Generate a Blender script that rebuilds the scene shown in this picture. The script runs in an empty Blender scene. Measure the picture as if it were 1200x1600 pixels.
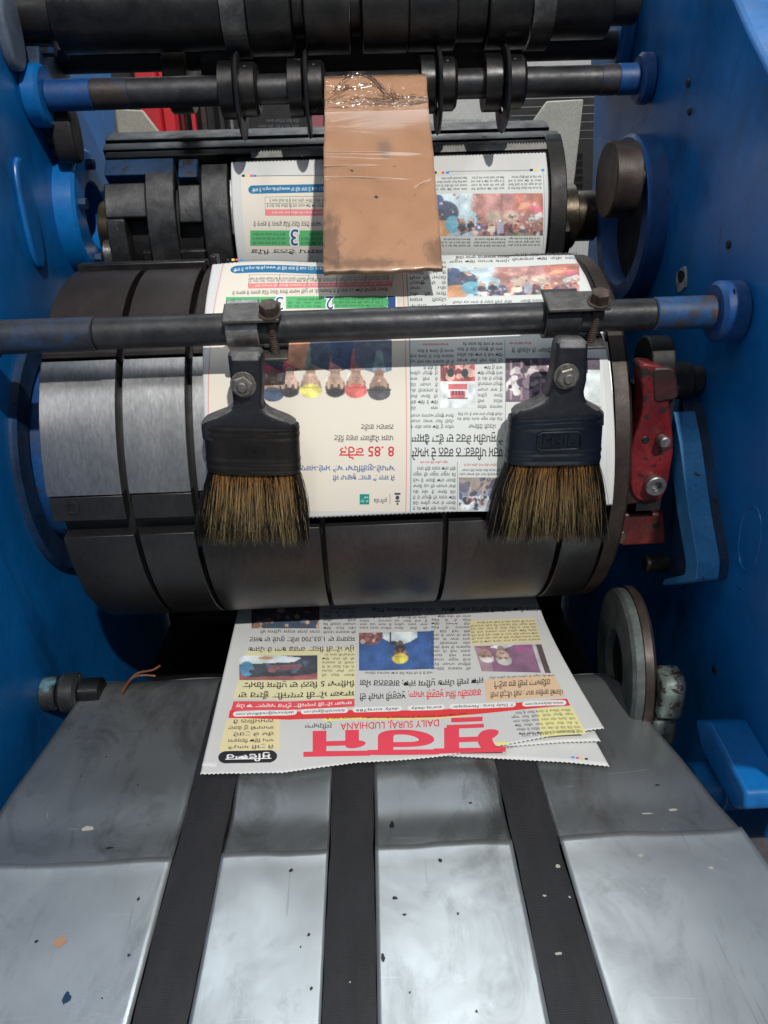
import bpy, bmesh, math, random
import numpy as np
from mathutils import Matrix, Vector
rad = math.radians
random.seed(7); RNG = np.random.default_rng(11)
SC = bpy.context.scene
COL = SC.collection

# ------------------------------------------------------------------ camera
F_PX, ZC = 1195.0, 1.352
def cam_axes(yaw, pitch, roll):
    f = np.array([0, math.cos(pitch), math.sin(pitch)]); u0 = np.array([0, -math.sin(pitch), math.cos(pitch)]); r0 = np.array([1., 0, 0])
    r = r0*math.cos(roll)-u0*math.sin(roll); u = u0*math.cos(roll)+r0*math.sin(roll)
    c, s = math.cos(yaw), math.sin(yaw)
    Rz = np.array([[c, s, 0], [-s, c, 0], [0, 0, 1]])
    return Rz@r, Rz@u, Rz@f
CR, CU, CW = cam_axes(rad(1.5), rad(-25), rad(1.75))
CO = np.array([0, 0, ZC])
cam = bpy.data.cameras.new('camera'); camo = bpy.data.objects.new('camera', cam); COL.objects.link(camo)
cam.sensor_fit = 'VERTICAL'; cam.sensor_height = 36.0; cam.lens = 36.0*F_PX/1600.0
cam.clip_start = 0.02; cam.clip_end = 60
m = Matrix(((CR[0], CU[0], -CW[0], 0), (CR[1], CU[1], -CW[1], 0), (CR[2], CU[2], -CW[2], ZC), (0, 0, 0, 1)))
camo.matrix_world = m
SC.camera = camo
SC.render.resolution_x, SC.render.resolution_y = 768, 1024

# ------------------------------------------------------------------ light
w = bpy.data.worlds.new('World'); SC.world = w; w.use_nodes = True
bg = w.node_tree.nodes['Background']; bg.inputs[0].default_value = (0.78, 0.88, 1.0, 1); bg.inputs[1].default_value = 0.27
def area(name, loc, target, size, power, color=(1, 1, 1), shape='DISK'):
    l = bpy.data.lights.new(name, 'AREA'); l.shape = shape; l.size = size; l.energy = power; l.color = color
    o = bpy.data.objects.new(name, l); COL.objects.link(o); o.location = loc
    o.rotation_euler = (Vector(target)-Vector(loc)).to_track_quat('-Z', 'Y').to_euler(); return o
TOL = Vector((0.17, -0.68, 0.72)).normalized()
area('roof_opening_light', Vector((0, .6, 1.1))+TOL*5.0, (0, .6, 1.1),   .10, 215, (1.0, .965, .91))
area('skylight', (0.0, 2.3, 3.3), (0, .6, .9), 2.0, 32, (.86, .94, 1.0), 'SQUARE')
area('added_glint_strip', (-.45, -.15, 3.0), (0, .75, 1.3), .06, 7, (1, .98, .94)).data.shape = 'RECTANGLE'  # added strip light, unseen, to draw glints on the tape
bpy.data.lights['added_glint_strip'].size_y = 1.2
area('added_glint_strip_far', (1.0, 1.7, 3.0), (0, .75, 1.3), .06, 7, (1, .98, .94)).data.shape = 'RECTANGLE'  # second added strip, also only for glints on the tape
bpy.data.lights['added_glint_strip_far'].size_y = 1.2
area('added_back_fill', (.1, 1.62, 2.3), (0, 1.95, 1.3), .3, 4, (1, .98, .95))  # added fill, unseen, to brighten the red things behind the press
SC.view_settings.view_transform = 'Standard'; SC.view_settings.look = 'None'
SC.view_settings.exposure = 0.14; SC.view_settings.gamma = 1.0; SC.view_settings.use_curve_mapping = False
SC.render.engine = 'CYCLES'
SC.cycles.max_bounces = 6

# ------------------------------------------------------------------ measuring helpers
def ray(px, py): return CW+CR*(px-600)/F_PX+CU*(800-py)/F_PX
def at(px, py, ax, val):
    d = ray(px, py); i = 'XYZ'.index(ax); return CO+d*((val-CO[i])/d[i])
def proj(P):
    v = np.asarray(P)-CO; w_ = v@CW
    return np.stack([600+F_PX*(v@CR)/w_, 800-F_PX*(v@CU)/w_], -1)
def lin(c):
    c = np.asarray(c, float)/255.0
    return np.where(c <= .04045, c/12.92, ((c+.055)/1.055)**2.4)

# ------------------------------------------------------------------ materials
MATS = {}
class NT:
    def __init__(s, name):
        s.m = bpy.data.materials.new(name); s.m.use_nodes = True; s.t = s.m.node_tree; s.n = s.t.nodes; s.l = s.t.links
        s.b = s.n['Principled BSDF']; s.tc = s.n.new('ShaderNodeTexCoord')
    def coord(s, sc=(1, 1, 1), which='Object'):
        mp = s.n.new('ShaderNodeMapping'); mp.inputs['Scale'].default_value = sc
        s.l.new(s.tc.outputs[which], mp.inputs[0]); return mp.outputs[0]
    def noise(s, scale, detail=4, rough=.6, sc=(1, 1, 1), dist=0):
        n = s.n.new('ShaderNodeTexNoise'); n.inputs['Scale'].default_value = scale; n.inputs['Detail'].default_value = detail
        n.inputs['Roughness'].default_value = rough; n.inputs['Distortion'].default_value = dist
        s.l.new(s.coord(sc), n.inputs['Vector']); return n.outputs['Fac']
    def ramp(s, fac, stops):
        r = s.n.new('ShaderNodeValToRGB'); e = r.color_ramp.elements
        while len(e) < len(stops): e.new(.5)
        for k, (p, c) in enumerate(stops):
            e[k].position = p; e[k].color = (*c, 1) if not np.isscalar(c) else (c, c, c, 1)
        s.l.new(fac, r.inputs[0]); return r.outputs[0]
    def mix(s, fac, a, b, mode='MIX'):
        x = s.n.new('ShaderNodeMix'); x.data_type = 'RGBA'; x.blend_type = mode
        if np.isscalar(fac): x.inputs[0].default_value = fac
        else: s.l.new(fac, x.inputs[0])
        for sock, v in ((x.inputs[6], a), (x.inputs[7], b)):
            if isinstance(v, (tuple, list)): sock.default_value = (*v, 1)
            else: s.l.new(v, sock)
        return x.outputs[2]
    def bump(s, h, strength, dist=.001):
        b = s.n.new('ShaderNodeBump'); b.inputs['Strength'].default_value = strength; b.inputs['Distance'].default_value = dist
        s.l.new(h, b.inputs['Height']); s.l.new(b.outputs[0], s.b.inputs['Normal']); return b
    def set(s, key, v):
        if np.isscalar(v): s.b.inputs[key].default_value = v
        elif isinstance(v, (tuple, list)): s.b.inputs[key].default_value = (*v, 1)
        else: s.l.new(v, s.b.inputs[key])

def flat(name, c, rough=.6, metal=0., spec=.5):
    if name in MATS: return MATS[name]
    t = NT(name); t.set('Base Color', tuple(c)); t.set('Roughness', rough); t.set('Metallic', metal); t.set('Specular IOR Level', spec)
    MATS[name] = t.m; return t.m

def worn(name, c1, c2, c3=None, scale=30, rough=(.3, .6), metal=0., chips=None, chip_at=.70, bump=.25, streak=(1, 1, 1), spec=.5, fine=350, grain=.35):
    if name in MATS: return MATS[name]
    t = NT(name)
    a = t.noise(scale, 6, .62, streak, .4)
    stops = [(.32, c1), (.66, c2)] if c3 is None else [(.28, c1), (.5, c2), (.72, c3)]
    col = t.ramp(a, stops)
    f = t.noise(fine, 3, .6, streak)
    col = t.mix(grain, col, t.ramp(f, [(.35, .35), (.65, 1.0)]), 'MULTIPLY')
    if chips is not None:
        cm = t.ramp(t.noise(scale*2.3, 5, .65, (1, 1, 1), .6), [(chip_at-.012, 0.), (chip_at+.012, 1.)])
        col = t.mix(cm, col, chips)
    t.set('Base Color', col); t.set('Metallic', metal); t.set('Specular IOR Level', spec)
    r = t.ramp(t.noise(scale*1.7, 5, .6, streak), [(.3, rough[0]), (.7, rough[1])])
    t.set('Roughness', r)
    if bump: t.bump(t.noise(fine*.5, 4, .6, streak), bump, .0006)
    MATS[name] = t.m; return t.m

BLUE = worn('blue_machine_enamel', (.001, .082, .262), (.0015, .114, .36), (.003, .146, .45), 7, (.24, .46), 0, (.010, .016, .028), .715, .25, fine=120, grain=.15)
def grime(mt, amt=.6):
    t = mt.node_tree; b = t.nodes['Principled BSDF']; src = b.inputs['Base Color'].links[0].from_socket
    tc = t.nodes.new('ShaderNodeTexCoord'); mp = t.nodes.new('ShaderNodeMapping'); mp.inputs['Scale'].default_value = (1, 1, .45); t.links.new(tc.outputs['Object'], mp.inputs[0])
    def nz(sc, det, lo, hi, mx_):
        n = t.nodes.new('ShaderNodeTexNoise'); n.inputs['Scale'].default_value = sc; n.inputs['Detail'].default_value = det; n.inputs['Roughness'].default_value = .68; n.inputs['Distortion'].default_value = .8
        t.links.new(mp.outputs[0], n.inputs['Vector']); r = t.nodes.new('ShaderNodeMapRange'); t.links.new(n.outputs['Fac'], r.inputs[0]); r.inputs[1].default_value = lo; r.inputs[2].default_value = hi; r.inputs[4].default_value = mx_; return r.outputs[0]
    for f, c in ((nz(9, 8, .52, .72, amt), (.003, .016, .045)), (nz(55, 6, .68, .72, .7), (.03, .10, .22)), (nz(120, 3, .73, .75, .9), (.008, .009, .012))):
        x = t.nodes.new('ShaderNodeMix'); x.data_type = 'RGBA'; t.links.new(f, x.inputs[0]); t.links.new(src, x.inputs[6]); x.inputs[7].default_value = (*c, 1); src = x.outputs[2]
    t.links.new(src, b.inputs['Base Color'])
grime(BLUE)
BLUE_LIT = worn('chipped_blue_painted_lit', (.012, .12, .30), (.02, .17, .40), (.05, .22, .46), 26, (.4, .65), 0, (.03, .03, .035), .66, .35)  # paler copy of the blue, carrying light on the bracket's front edge
BLUE_D = worn('grimy_blue_paint', (.004, .012, .028), (.004, .026, .075), (.003, .045, .14), 22, (.4, .7), 0, (.01, .01, .011), .62, .3)
BLUE_C = worn('chipped_machine_blue', (.002, .03, .11), (.003, .05, .19), (.008, .08, .24), 24, (.35, .6), 0, (.03, .03, .034), .64, .35)
IRON = worn('black_oily_iron', (.007, .007, .0075), (.013, .013, .0135), (.028, .027, .026), 28, (.26, .5), .4, None, .7, .3)
IRON_D = worn('dark_machine_iron', (.004, .004, .0045), (.009, .009, .0095), (.016, .015, .015), 24, (.42, .7), .2, None, .7, .3)
IRON_B = worn('brown_oxidised_iron', (.020, .015, .013), (.042, .030, .025), (.075, .055, .045), 24, (.4, .62), .4, None, .7, .3)
BARM = worn('bar_dark_steel', (.018, .018, .020), (.034, .035, .038), (.058, .058, .060), 35, (.34, .55), .5, (.16, .155, .15), .735, .35)
PLATE = worn('drum_plate_steel', (.22, .224, .228), (.31, .315, .32), (.40, .404, .408), 11, (.30, .42), .85, (.05, .045, .042), .725, .22, (1, .35, .35), fine=420)
PLATE_B = worn('inked_brown_drum_plate', (.014, .010, .009), (.030, .021, .018), (.055, .042, .036), 15, (.38, .6), .55, None, .7, .25, (1, .4, .4))
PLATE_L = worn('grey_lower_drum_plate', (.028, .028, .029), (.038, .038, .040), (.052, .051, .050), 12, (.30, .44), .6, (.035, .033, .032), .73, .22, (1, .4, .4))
BELT = worn('black_ribbed_rubber', (.009, .009, .011), (.015, .015, .018), (.027, .027, .031), 20, (.5, .8), 0, None, .7, .0, (1, .3, 1))
STEEL = worn('scuffed_bare_steel', (.16, .155, .15), (.30, .29, .28), (.42, .41, .40), 60, (.28, .5), .85, (.08, .06, .05), .66, .4)
BOLT = worn('dull_zinc_bolt', (.13, .12, .11), (.22, .205, .19), (.30, .28, .26), 90, (.35, .6), .7, (.07, .045, .03), .66, .4)
RUST = worn('rusty_bolt', (.03, .022, .018), (.075, .05, .038), (.13, .09, .07), 120, (.5, .75), .4, None, .7, .5)
BRASS = worn('oily_bronze_shaft', (.02, .016, .012), (.05, .04, .028), (.11, .085, .055), 30, (.3, .5), .7, None, .7, .3)
RED = worn('chipped_red_paint', (.05, .004, .006), (.13, .007, .009), (.22, .016, .017), 26, (.3, .55), 0, (.018, .010, .010), .57, .4)
RED_D = worn('dirty_red_paint', (.035, .008, .008), (.09, .012, .011), (.17, .02, .018), 38, (.35, .6), 0, (.02, .018, .018), .62, .5)
GREENM = worn('flaked_green_casting', (.06, .068, .06), (.13, .165, .15), (.24, .33, .29), 45, (.45, .7), .1, (.035, .024, .02), .55, .5)
HANDLE = worn('ink_stained_black_handle', (.003, .004, .006), (.007, .008, .013), (.018, .019, .024), 40, (.4, .62), 0, (.07, .072, .076), .705, .35)
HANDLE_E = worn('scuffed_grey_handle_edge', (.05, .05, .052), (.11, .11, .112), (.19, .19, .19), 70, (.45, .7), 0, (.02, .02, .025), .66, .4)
FERR = worn('inky_brown_ferrule', (.005, .0045, .004), (.011, .009, .008), (.024, .018, .014), 40, (.35, .55), .35, None, .7, .3, (1, 1, .4))
FERR_B = worn('inky_blue_black_ferrule', (.003, .005, .009), (.006, .010, .019), (.013, .019, .034), 40, (.3, .5), .35, None, .7, .3, (1, 1, .4))
PAPER = worn('newsprint', (.585, .592, .585), (.61, .617, .61), (.64, .647, .638), 14, (.75, .85), 0, None, .7, .04, fine=500, grain=.04)
PAPERE = PAPER

def apron_mat(name, base=(.50, .535, .55), stain=(.17, .18, .18), s0=.62, rg=(.30, .46)):
    t = NT(name)
    a = t.noise(7, 6, .62, (1, .7, 1), 1.2)
    col = t.ramp(a, [(.30, tuple(np.array(base)*.88)), (.5, base), (.7, tuple(np.array(base)*1.08))])
    st = t.ramp(t.noise(16, 7, .7, (1.2, .6, 1), .8), [(s0, 0.), (s0+.16, .6)])
    col = t.mix(st, col, stain)
    spk = t.ramp(t.noise(95, 2, .5), [(.80, 0.), (.815, 1.)])
    col = t.mix(spk, col, (.02, .022, .028))
    wsp = t.ramp(t.noise(42, 4, .6, (1, 1, 1), 1.5), [(.70, 0.), (.80, 1.)])
    col = t.mix(wsp, col, (.66, .68, .68))
    t.set('Base Color', col); t.set('Metallic', .74)
    sc = t.noise(60, 5, .75, (5, .5, 1), .5)
    r = t.ramp(t.noise(9, 6, .65, (1, .8, 1), .8), [(.3, rg[0]), (.7, rg[1])])
    t.set('Roughness', r)
    b2 = t.bump(sc, .08, .0006)
    scr = t.ramp(t.noise(30, 3, .5, (9, .35, 1), .3), [(.68, 0.), (.70, .7)]); scr2 = t.ramp(t.noise(26, 3, .5, (.4, 7, 1), 1.5), [(.69, 0.), (.71, .35)])
    t.set('Base Color', t.mix(.5, col, t.mix(scr, t.mix(scr2, col, (.70, .71, .71)), (.22, .23, .24))))
    b1 = t.n.new('ShaderNodeBump'); b1.inputs['Strength'].default_value = .26; b1.inputs['Distance'].default_value = .005
    t.l.new(t.noise(14, 3, .5, (1, .8, 1), .6), b1.inputs['Height']); t.l.new(b1.outputs[0], b2.inputs['Normal'])
    return t.m
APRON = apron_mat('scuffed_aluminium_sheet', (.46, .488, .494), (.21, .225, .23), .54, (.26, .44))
APRON_F = apron_mat('worn_aluminium_painted_dim', (.27, .29, .30), (.08, .08, .075), .50, (.22, .38))  # stains and scratches, plus the dark machine's reflection put into a darker base
LIP = worn('grimy_aluminium_lip', (.06, .058, .05), (.14, .14, .13), (.24, .25, .25), 22, (.5, .7), .5)

def cardboard():
    t = NT('taped_brown_cardboard')
    col = t.ramp(t.noise(14, 5, .6, (1, 1, 1), .5), [(.3, (.36, .21, .125)), (.5, (.425, .255, .16)), (.72, (.475, .29, .185))])
    d = t.ramp(t.noise(38, 6, .7), [(.62, 0.), (.76, .6)])
    col = t.mix(d, col, (.27, .155, .10))
    s = t.ramp(t.noise(75, 2, .5), [(.745, 0.), (.765, 1.)])
    col = t.mix(s, col, (.05, .035, .03))
    # inky smears where hands grip the lower corners, and a grey rubbed patch
    sx = t.n.new('ShaderNodeSeparateXYZ'); t.l.new(t.tc.outputs['Object'], sx.inputs[0])
    def near(xc, zc, rx, rz):
        v = t.n.new('ShaderNodeVectorMath'); v.operation = 'SUBTRACT'; t.l.new(t.tc.outputs['Object'], v.inputs[0]); v.inputs[1].default_value = (xc, 0, zc)
        v2 = t.n.new('ShaderNodeVectorMath'); v2.operation = 'MULTIPLY'; t.l.new(v.outputs[0], v2.inputs[0]); v2.inputs[1].default_value = (1/rx, 0, 1/rz)
        v3 = t.n.new('ShaderNodeVectorMath'); v3.operation = 'LENGTH'; t.l.new(v2.outputs[0], v3.inputs[0])
        ad = t.n.new('ShaderNodeMath'); ad.operation = 'ADD'; t.l.new(v3.outputs['Value'], ad.inputs[0])
        ml = t.n.new('ShaderNodeMath'); ml.operation = 'MULTIPLY'; t.l.new(t.noise(70, 6, .75, (1.5, 1, .6), 1.0), ml.inputs[0]); ml.inputs[1].default_value = 2.2; t.l.new(ml.outputs[0], ad.inputs[1])
        return t.ramp(ad.outputs[0], [(.0, 1.), (.5, 1.)]) if False else ad.outputs[0]
    for xc, zc, rx, rz, c_ in ((-.044, .020, .012, .040, (.05, .035, .03)), (.046, .014, .016, .018, (.10, .06, .045)), (-.02, .006, .05, .006, (.14, .085, .06)), (.006, .092, .010, .014, (.16, .14, .14))):
        mr = t.n.new('ShaderNodeMapRange'); t.l.new(near(xc, zc, rx, rz), mr.inputs[0]); mr.inputs[1].default_value = 1.45; mr.inputs[2].default_value = 1.95; mr.inputs[3].default_value = .55; mr.inputs[4].default_value = 0.
        col = t.mix(mr.outputs[0], col, c_)
    t.set('Base Color', col); t.set('Roughness', .42); t.set('Coat Weight', .25); t.set('Coat Roughness', .10)
    t.bump(t.noise(22, 4, .55, (.6, 1.6, 1.6), 1.4), .22, .002); return t.m
CARD = cardboard()
CARD_E = worn('cardboard_cut_edge', (.12, .07, .045), (.25, .15, .09), None, 90, (.8, .9))
def tape(st_=.3, di_=.002, sc_=60):
    """clear film: lets the card show through, shines at its folds"""
    t = NT('clear_packing_tape'); n, l = t.n, t.l
    tr_ = n.new('ShaderNodeBsdfTransparent'); tr_.inputs[0].default_value = (.97, .95, .92, 1); gl = n.new('ShaderNodeBsdfGlossy'); gl.inputs['Roughness'].default_value = .10
    fr = n.new('ShaderNodeFresnel'); fr.inputs['IOR'].default_value = 1.75; mx = n.new('ShaderNodeMixShader')
    bp = n.new('ShaderNodeBump'); bp.inputs['Strength'].default_value = st_; bp.inputs['Distance'].default_value = di_
    l.new(t.noise(sc_, 3, .55, (.45, 1.5, 1.5), 2.2), bp.inputs['Height']); l.new(bp.outputs[0], gl.inputs['Normal']); l.new(bp.outputs[0], fr.inputs['Normal'])
    l.new(fr.outputs[0], mx.inputs[0]); l.new(tr_.outputs[0], mx.inputs[1]); l.new(gl.outputs[0], mx.inputs[2]); l.new(mx.outputs[0], n['Material Output'].inputs[0])
    return t.m
TAPE = tape(.05, .002, 26)
TAPE_W = tape(.5, .003, 40)

def attr_mat(name, rough=.75, spec=.4, metal=0.):
    t = NT(name); a = t.n.new('ShaderNodeAttribute'); a.attribute_name = 'tint'
    t.set('Base Color', a.outputs['Color']); t.set('Roughness', rough); t.set('Specular IOR Level', spec); return t.m
PRINT = attr_mat('printed_picture', .7)
HAIR = attr_mat('inky_bristles', .45, .5)
INKS = {}
def ink(c):
    c = tuple(c)
    if c not in INKS: INKS[c] = flat('ink_%d_%d_%d' % c, tuple(lin(c)), .7, 0, .3)
    return INKS[c]

# ------------------------------------------------------------------ mesh helpers
class MB:
    def __init__(s): s.v = []; s.f = []; s.n = 0; s.mi = []; s.cols = None
    def add(s, V, Fs, mi=0):
        V = np.asarray(V, float).reshape(-1, 3); s.v.append(V)
        for f in Fs: s.f.append([i+s.n for i in f]); s.mi.append(mi)
        s.n += len(V); return s
    def box(s, x0, x1, y0, y1, z0, z1, mi=0):
        V = [(x, y, z) for x in (x0, x1) for y in (y0, y1) for z in (z0, z1)]
        return s.add(V, [(0, 1, 3, 2), (4, 6, 7, 5), (0, 4, 5, 1), (2, 3, 7, 6), (0, 2, 6, 4), (1, 5, 7, 3)], mi)
    def lathe(s, prof, c, ax='X', seg=56, a0=0., a1=2*math.pi, mi=0, close=True, ph=0.):
        """prof: (position along axis, radius)"""
        full = abs(a1-a0-2*math.pi) < 1e-6
        n = seg if full else seg+1
        A = a0+(a1-a0)*np.arange(n)/seg+ph
        V = []
        for p, r in prof:
            for a in A:
                u, w_ = r*math.cos(a), r*math.sin(a)
                V.append({'X': (p, c[0]-u, c[1]+w_), 'Y': (c[0]+u, p, c[1]+w_), 'Z': (c[0]+u, c[1]+w_, p)}[ax])
        Fs = []
        for k in range(len(prof)-1):
            for j in range(seg):
                j2 = (j+1) % n
                Fs.append((k*n+j, k*n+j2, (k+1)*n+j2, (k+1)*n+j))
        if close and full:
            Fs.append(tuple(range(n))[::-1]); Fs.append(tuple((len(prof)-1)*n+j for j in range(n)))
        return s.add(V, Fs, mi)
    def cyl(s, a0, a1, c, r, ax='X', seg=48, b=.001, mi=0):
        b = min(b, r*.3, abs(a1-a0)*.3); sg = 1 if a1 > a0 else -1
        return s.lathe([(a0, r-b), (a0+sg*b, r), (a1-sg*b, r), (a1, r-b)], c, ax, seg, mi=mi)
    def shell(s, x0, x1, c, r0, r1, t0, t1, seg=40, mi=0):
        """curved plate about the X axis; angles in degrees from -Y upwards"""
        A = np.radians(np.linspace(t0, t1, seg+1)); V = []
        for x in (x0, x1):
            for r in (r0, r1):
                for a in A: V.append((x, c[0]-r*math.cos(a), c[1]+r*math.sin(a)))
        n = seg+1; q = lambda i, j, k: (i*2+j)*n+k
        Fs = []
        for k in range(seg):
            Fs += [(q(0, 1, k), q(1, 1, k), q(1, 1, k+1), q(0, 1, k+1)), (q(0, 0, k), q(0, 0, k+1), q(1, 0, k+1), q(1, 0, k)),
                   (q(0, 0, k), q(0, 1, k), q(0, 1, k+1), q(0, 0, k+1)), (q(1, 0, k), q(1, 0, k+1), q(1, 1, k+1), q(1, 1, k))]
        Fs += [(q(0, 0, 0), q(1, 0, 0), q(1, 1, 0), q(0, 1, 0)), (q(0, 0, seg), q(0, 1, seg), q(1, 1, seg), q(1, 0, seg))]
        return s.add(V, Fs, mi)
    def prism(s, pts, ax, a0, a1, mi=0):
        """closed outline extruded along ax; pts in the two other axes (alphabetical)"""
        n = len(pts); V = []
        for a in (a0, a1):
            for p, q in pts: V.append({'X': (a, p, q), 'Y': (p, a, q), 'Z': (p, q, a)}[ax])
        Fs = [tuple(range(n))[::-1], tuple(range(n, 2*n))]+[(i, (i+1) % n, n+(i+1) % n, n+i) for i in range(n)]
        return s.add(V, Fs, mi)
    def tube(s, path, r, seg=8, mi=0):
        P = np.asarray(path, float); V = []; n = len(P)
        for i in range(n):
            d = P[min(i+1, n-1)]-P[max(i-1, 0)]; d /= np.linalg.norm(d)
            u = np.cross(d, (0.3, .2, .93)); u /= np.linalg.norm(u); v = np.cross(d, u)
            rr = r[i] if hasattr(r, '__len__') else r
            for k in range(seg):
                a = 2*math.pi*k/seg; V.append(P[i]+rr*(u*math.cos(a)+v*math.sin(a)))
        Fs = [(i*seg+k, i*seg+(k+1) % seg, (i+1)*seg+(k+1) % seg, (i+1)*seg+k) for i in range(n-1) for k in range(seg)]
        Fs += [tuple(range(seg))[::-1], tuple((n-1)*seg+k for k in range(seg))]
        return s.add(V, Fs, mi)
    def grid(s, fn, U, V_, mi=0):
        nu, nv = len(U), len(V_)
        P = [fn(u, v) for v in V_ for u in U]
        return s.add(P, [(j*nu+i, j*nu+i+1, (j+1)*nu+i+1, (j+1)*nu+i) for j in range(nv-1) for i in range(nu-1)], mi)
    def build(s, name, mats, parent=None, bevel=0., smooth=35, seg=2):
        me = bpy.data.meshes.new(name); V = np.concatenate(s.v)
        org = np.array(parent.matrix_world.translation) if parent is not None else V.mean(0)
        if parent is None:
            org = np.array([V[:, 0].mean(), V[:, 1].mean(), V[:, 2].min()])
        else:
            p = parent; org = np.zeros(3)
            while p is not None: org = org+np.array(p.location); p = p.parent
        me.from_pydata((V-org).tolist(), [], s.f)
        if not isinstance(mats, (list, tuple)): mats = [mats]
        for k in mats: me.materials.append(k)
        if len(mats) > 1: me.polygons.foreach_set('material_index', s.mi)
        if smooth is not None:
            me.polygons.foreach_set('use_smooth', [True]*len(me.polygons)); me.set_sharp_from_angle(angle=rad(smooth))
        if s.cols is not None:
            at_ = me.color_attributes.new('tint', 'FLOAT_COLOR', 'POINT')
            c = np.ones((len(V), 4)); c[:, :3] = np.asarray(s.cols).reshape(-1, 3); at_.data.foreach_set('color', c.ravel())
        me.update()
        o = bpy.data.objects.new(name, me); COL.objects.link(o)
        if parent is not None: o.parent = parent
        else: o.location = org
        if bevel:
            b = o.modifiers.new('edge', 'BEVEL'); b.width = bevel; b.segments = seg; b.limit_method = 'ANGLE'; b.angle_limit = rad(40)
        return o
def tag(o, label=None, cat=None, group=None, kind=None):
    for k, v in (('label', label), ('category', cat), ('group', group), ('kind', kind)):
        if v: o[k] = v
    return o
def thing(name, loc, label, cat, group=None):
    o = bpy.data.objects.new(name, None); o.empty_display_size = .02; COL.objects.link(o); o.location = tuple(float(x) for x in loc)
    return tag(o, label, cat, group)
def hexagon(mb, c, ax, a0, a1, r, mi=0, ph=0.):
    b = r*.1; s_ = 1 if a1 > a0 else -1
    mb.lathe([(a0, r), (a1-s_*b, r), (a1, r-b*1.5)], c, ax, 6, mi=mi, ph=ph)
def yz(px, py, X): p = at(px, py, 'X', X); return (p[1], p[2])
def xz(px, py, Y): p = at(px, py, 'Y', Y); return (p[0], p[2])
def rounded(pts, r=.006, n=4):
    P = np.asarray(pts, float); out = []
    for i in range(len(P)):
        a, b, c = P[i-1], P[i], P[(i+1) % len(P)]
        da, dc = a-b, c-b; la, lc = np.linalg.norm(da), np.linalg.norm(dc); k = min(r, la*.45, lc*.45)
        p0, p1 = b+da/la*k, b+dc/lc*k
        for t in np.linspace(0, 1, n+1): out.append(tuple((1-t)**2*p0+2*t*(1-t)*b+t*t*p1))
    return out

# key dimensions (metres)
C1, R1 = (.7645, ZC-.2677), .1765      # folding drum axis and radius
C2, R2 = (.960, ZC-.072), .100         # upper cylinder
AP = .900                              # apron height
XL, XR = -.310, .300                   # inner faces of the side frames
#==SETTING==
# ------------------------------------------------------------------ setting
fl = MB().box(-6, 6, -3, 7, -.05, 0).build('floor', worn('grey_concrete', (.13, .13, .125), (.18, .178, .17), None, 4, (.7, .9)), None); tag(fl, kind='structure')
wl = MB().box(-6, 6, 3.2, 3.3, 0, 5).build('back_wall', worn('off_white_plaster', (.42, .42, .40), (.52, .52, .50), None, 3, (.8, .95)), None); tag(wl, kind='structure')

#==FRAMES==
# ------------------------------------------------------------------ side frames
def side_frame(sign, prof, label):
    X = XL if sign < 0 else XR; Xo = X+sign*.042
    t = thing('side_frame', (X, .75, .5), label, 'machine frame', 'blue side frames of the press')
    MB().prism(rounded(prof, .03, 6), 'X', X, Xo).build('frame_plate', BLUE, t, .004, seg=3)
    return t
profR = [(.42, .30), (.42, .885), (.34, 1.03), (.20, 1.20), (.33, 1.265), (.50, 1.330), (.57, 1.368), (.6166, 1.4015), (.66, 1.432), (.7074, 1.470), (.76, 1.54), (.80, 1.75), (1.075, 1.75), (1.056, 1.41), (1.028, 1.30), (1.03, .30)]
profL = [(.30, .30), (.30, 1.1), (.45, 1.38), (.62, 1.75), (1.20, 1.75), (1.165, 1.42), (1.12, 1.36), (1.10, 1.2), (1.10, .30)]
frL = side_frame(-1, profL, 'blue painted left side frame with the big round drum bearing')
frR = side_frame(1, profR, 'blue painted right side frame with a chipped hole and sunlit edge')
# left: drum bearing ring
def ring(mb, x0, x1, c, ro, ri, seg=64):
    s_ = 1 if x1 > x0 else -1; b = .002*s_
    mb.lathe([(x0, ri), (x1-b, ri), (x1, ri+.002), (x1, ro-.003), (x1-1.5*b, ro), (x0, ro), (x0, ri)], c, 'X', seg, close=False)
m = MB(); ring(m, XL-.001, XL+.018, C1, .096, .074); m.build('bearing_ring', BLUE_C, frL)
m = MB(); ring(m, XL-.001, XL+.006, C1, .128, .10); m.build('bearing_boss', BLUE_D, frL)
m = MB(); ring(m, XL-.001, XL+.003, C1, .0739, .059); m.build('bearing_recess', IRON_D, frL)
m = MB(); ring(m, XL-.001, XL+.022, (C2[0]-.03, C2[1]+.02), .068, .034); cap = m.build('bearing_cap', BLUE, frL)
for k in range(5):
    a = rad(20+72*k); m = MB(); hexagon(m, (C2[0]-.03+.052*math.cos(a), C2[1]+.02+.052*math.sin(a)), 'X', XL+.0222, XL+.030, .0065); m.build('bolt', BLUE_D, frL, .0004)
# raised oval lug and slot on left face
def oval(cy, cz, hy, hz, n=28, ex=2.4):
    return [(cy+hy*np.sign(math.cos(a))*abs(math.cos(a))**(2/ex), cz+hz*np.sign(math.sin(a))*abs(math.sin(a))**(2/ex)) for a in np.linspace(0, 2*math.pi, n, endpoint=False)]
c = yz(42, 335, XL); MB().prism(oval(c[0], c[1], .017, .050), 'X', XL-.001, XL+.005).build('raised_lug', BLUE, frL, .003, seg=3)
c = yz(6, 45, XL); MB().prism(oval(c[0], c[1], .02, .034), 'X', XL-.001, XL+.010).build('round_lug', worn('grey_worn_paint', (.05, .07, .10), (.10, .13, .18), None, 20), frL, .003)
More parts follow.
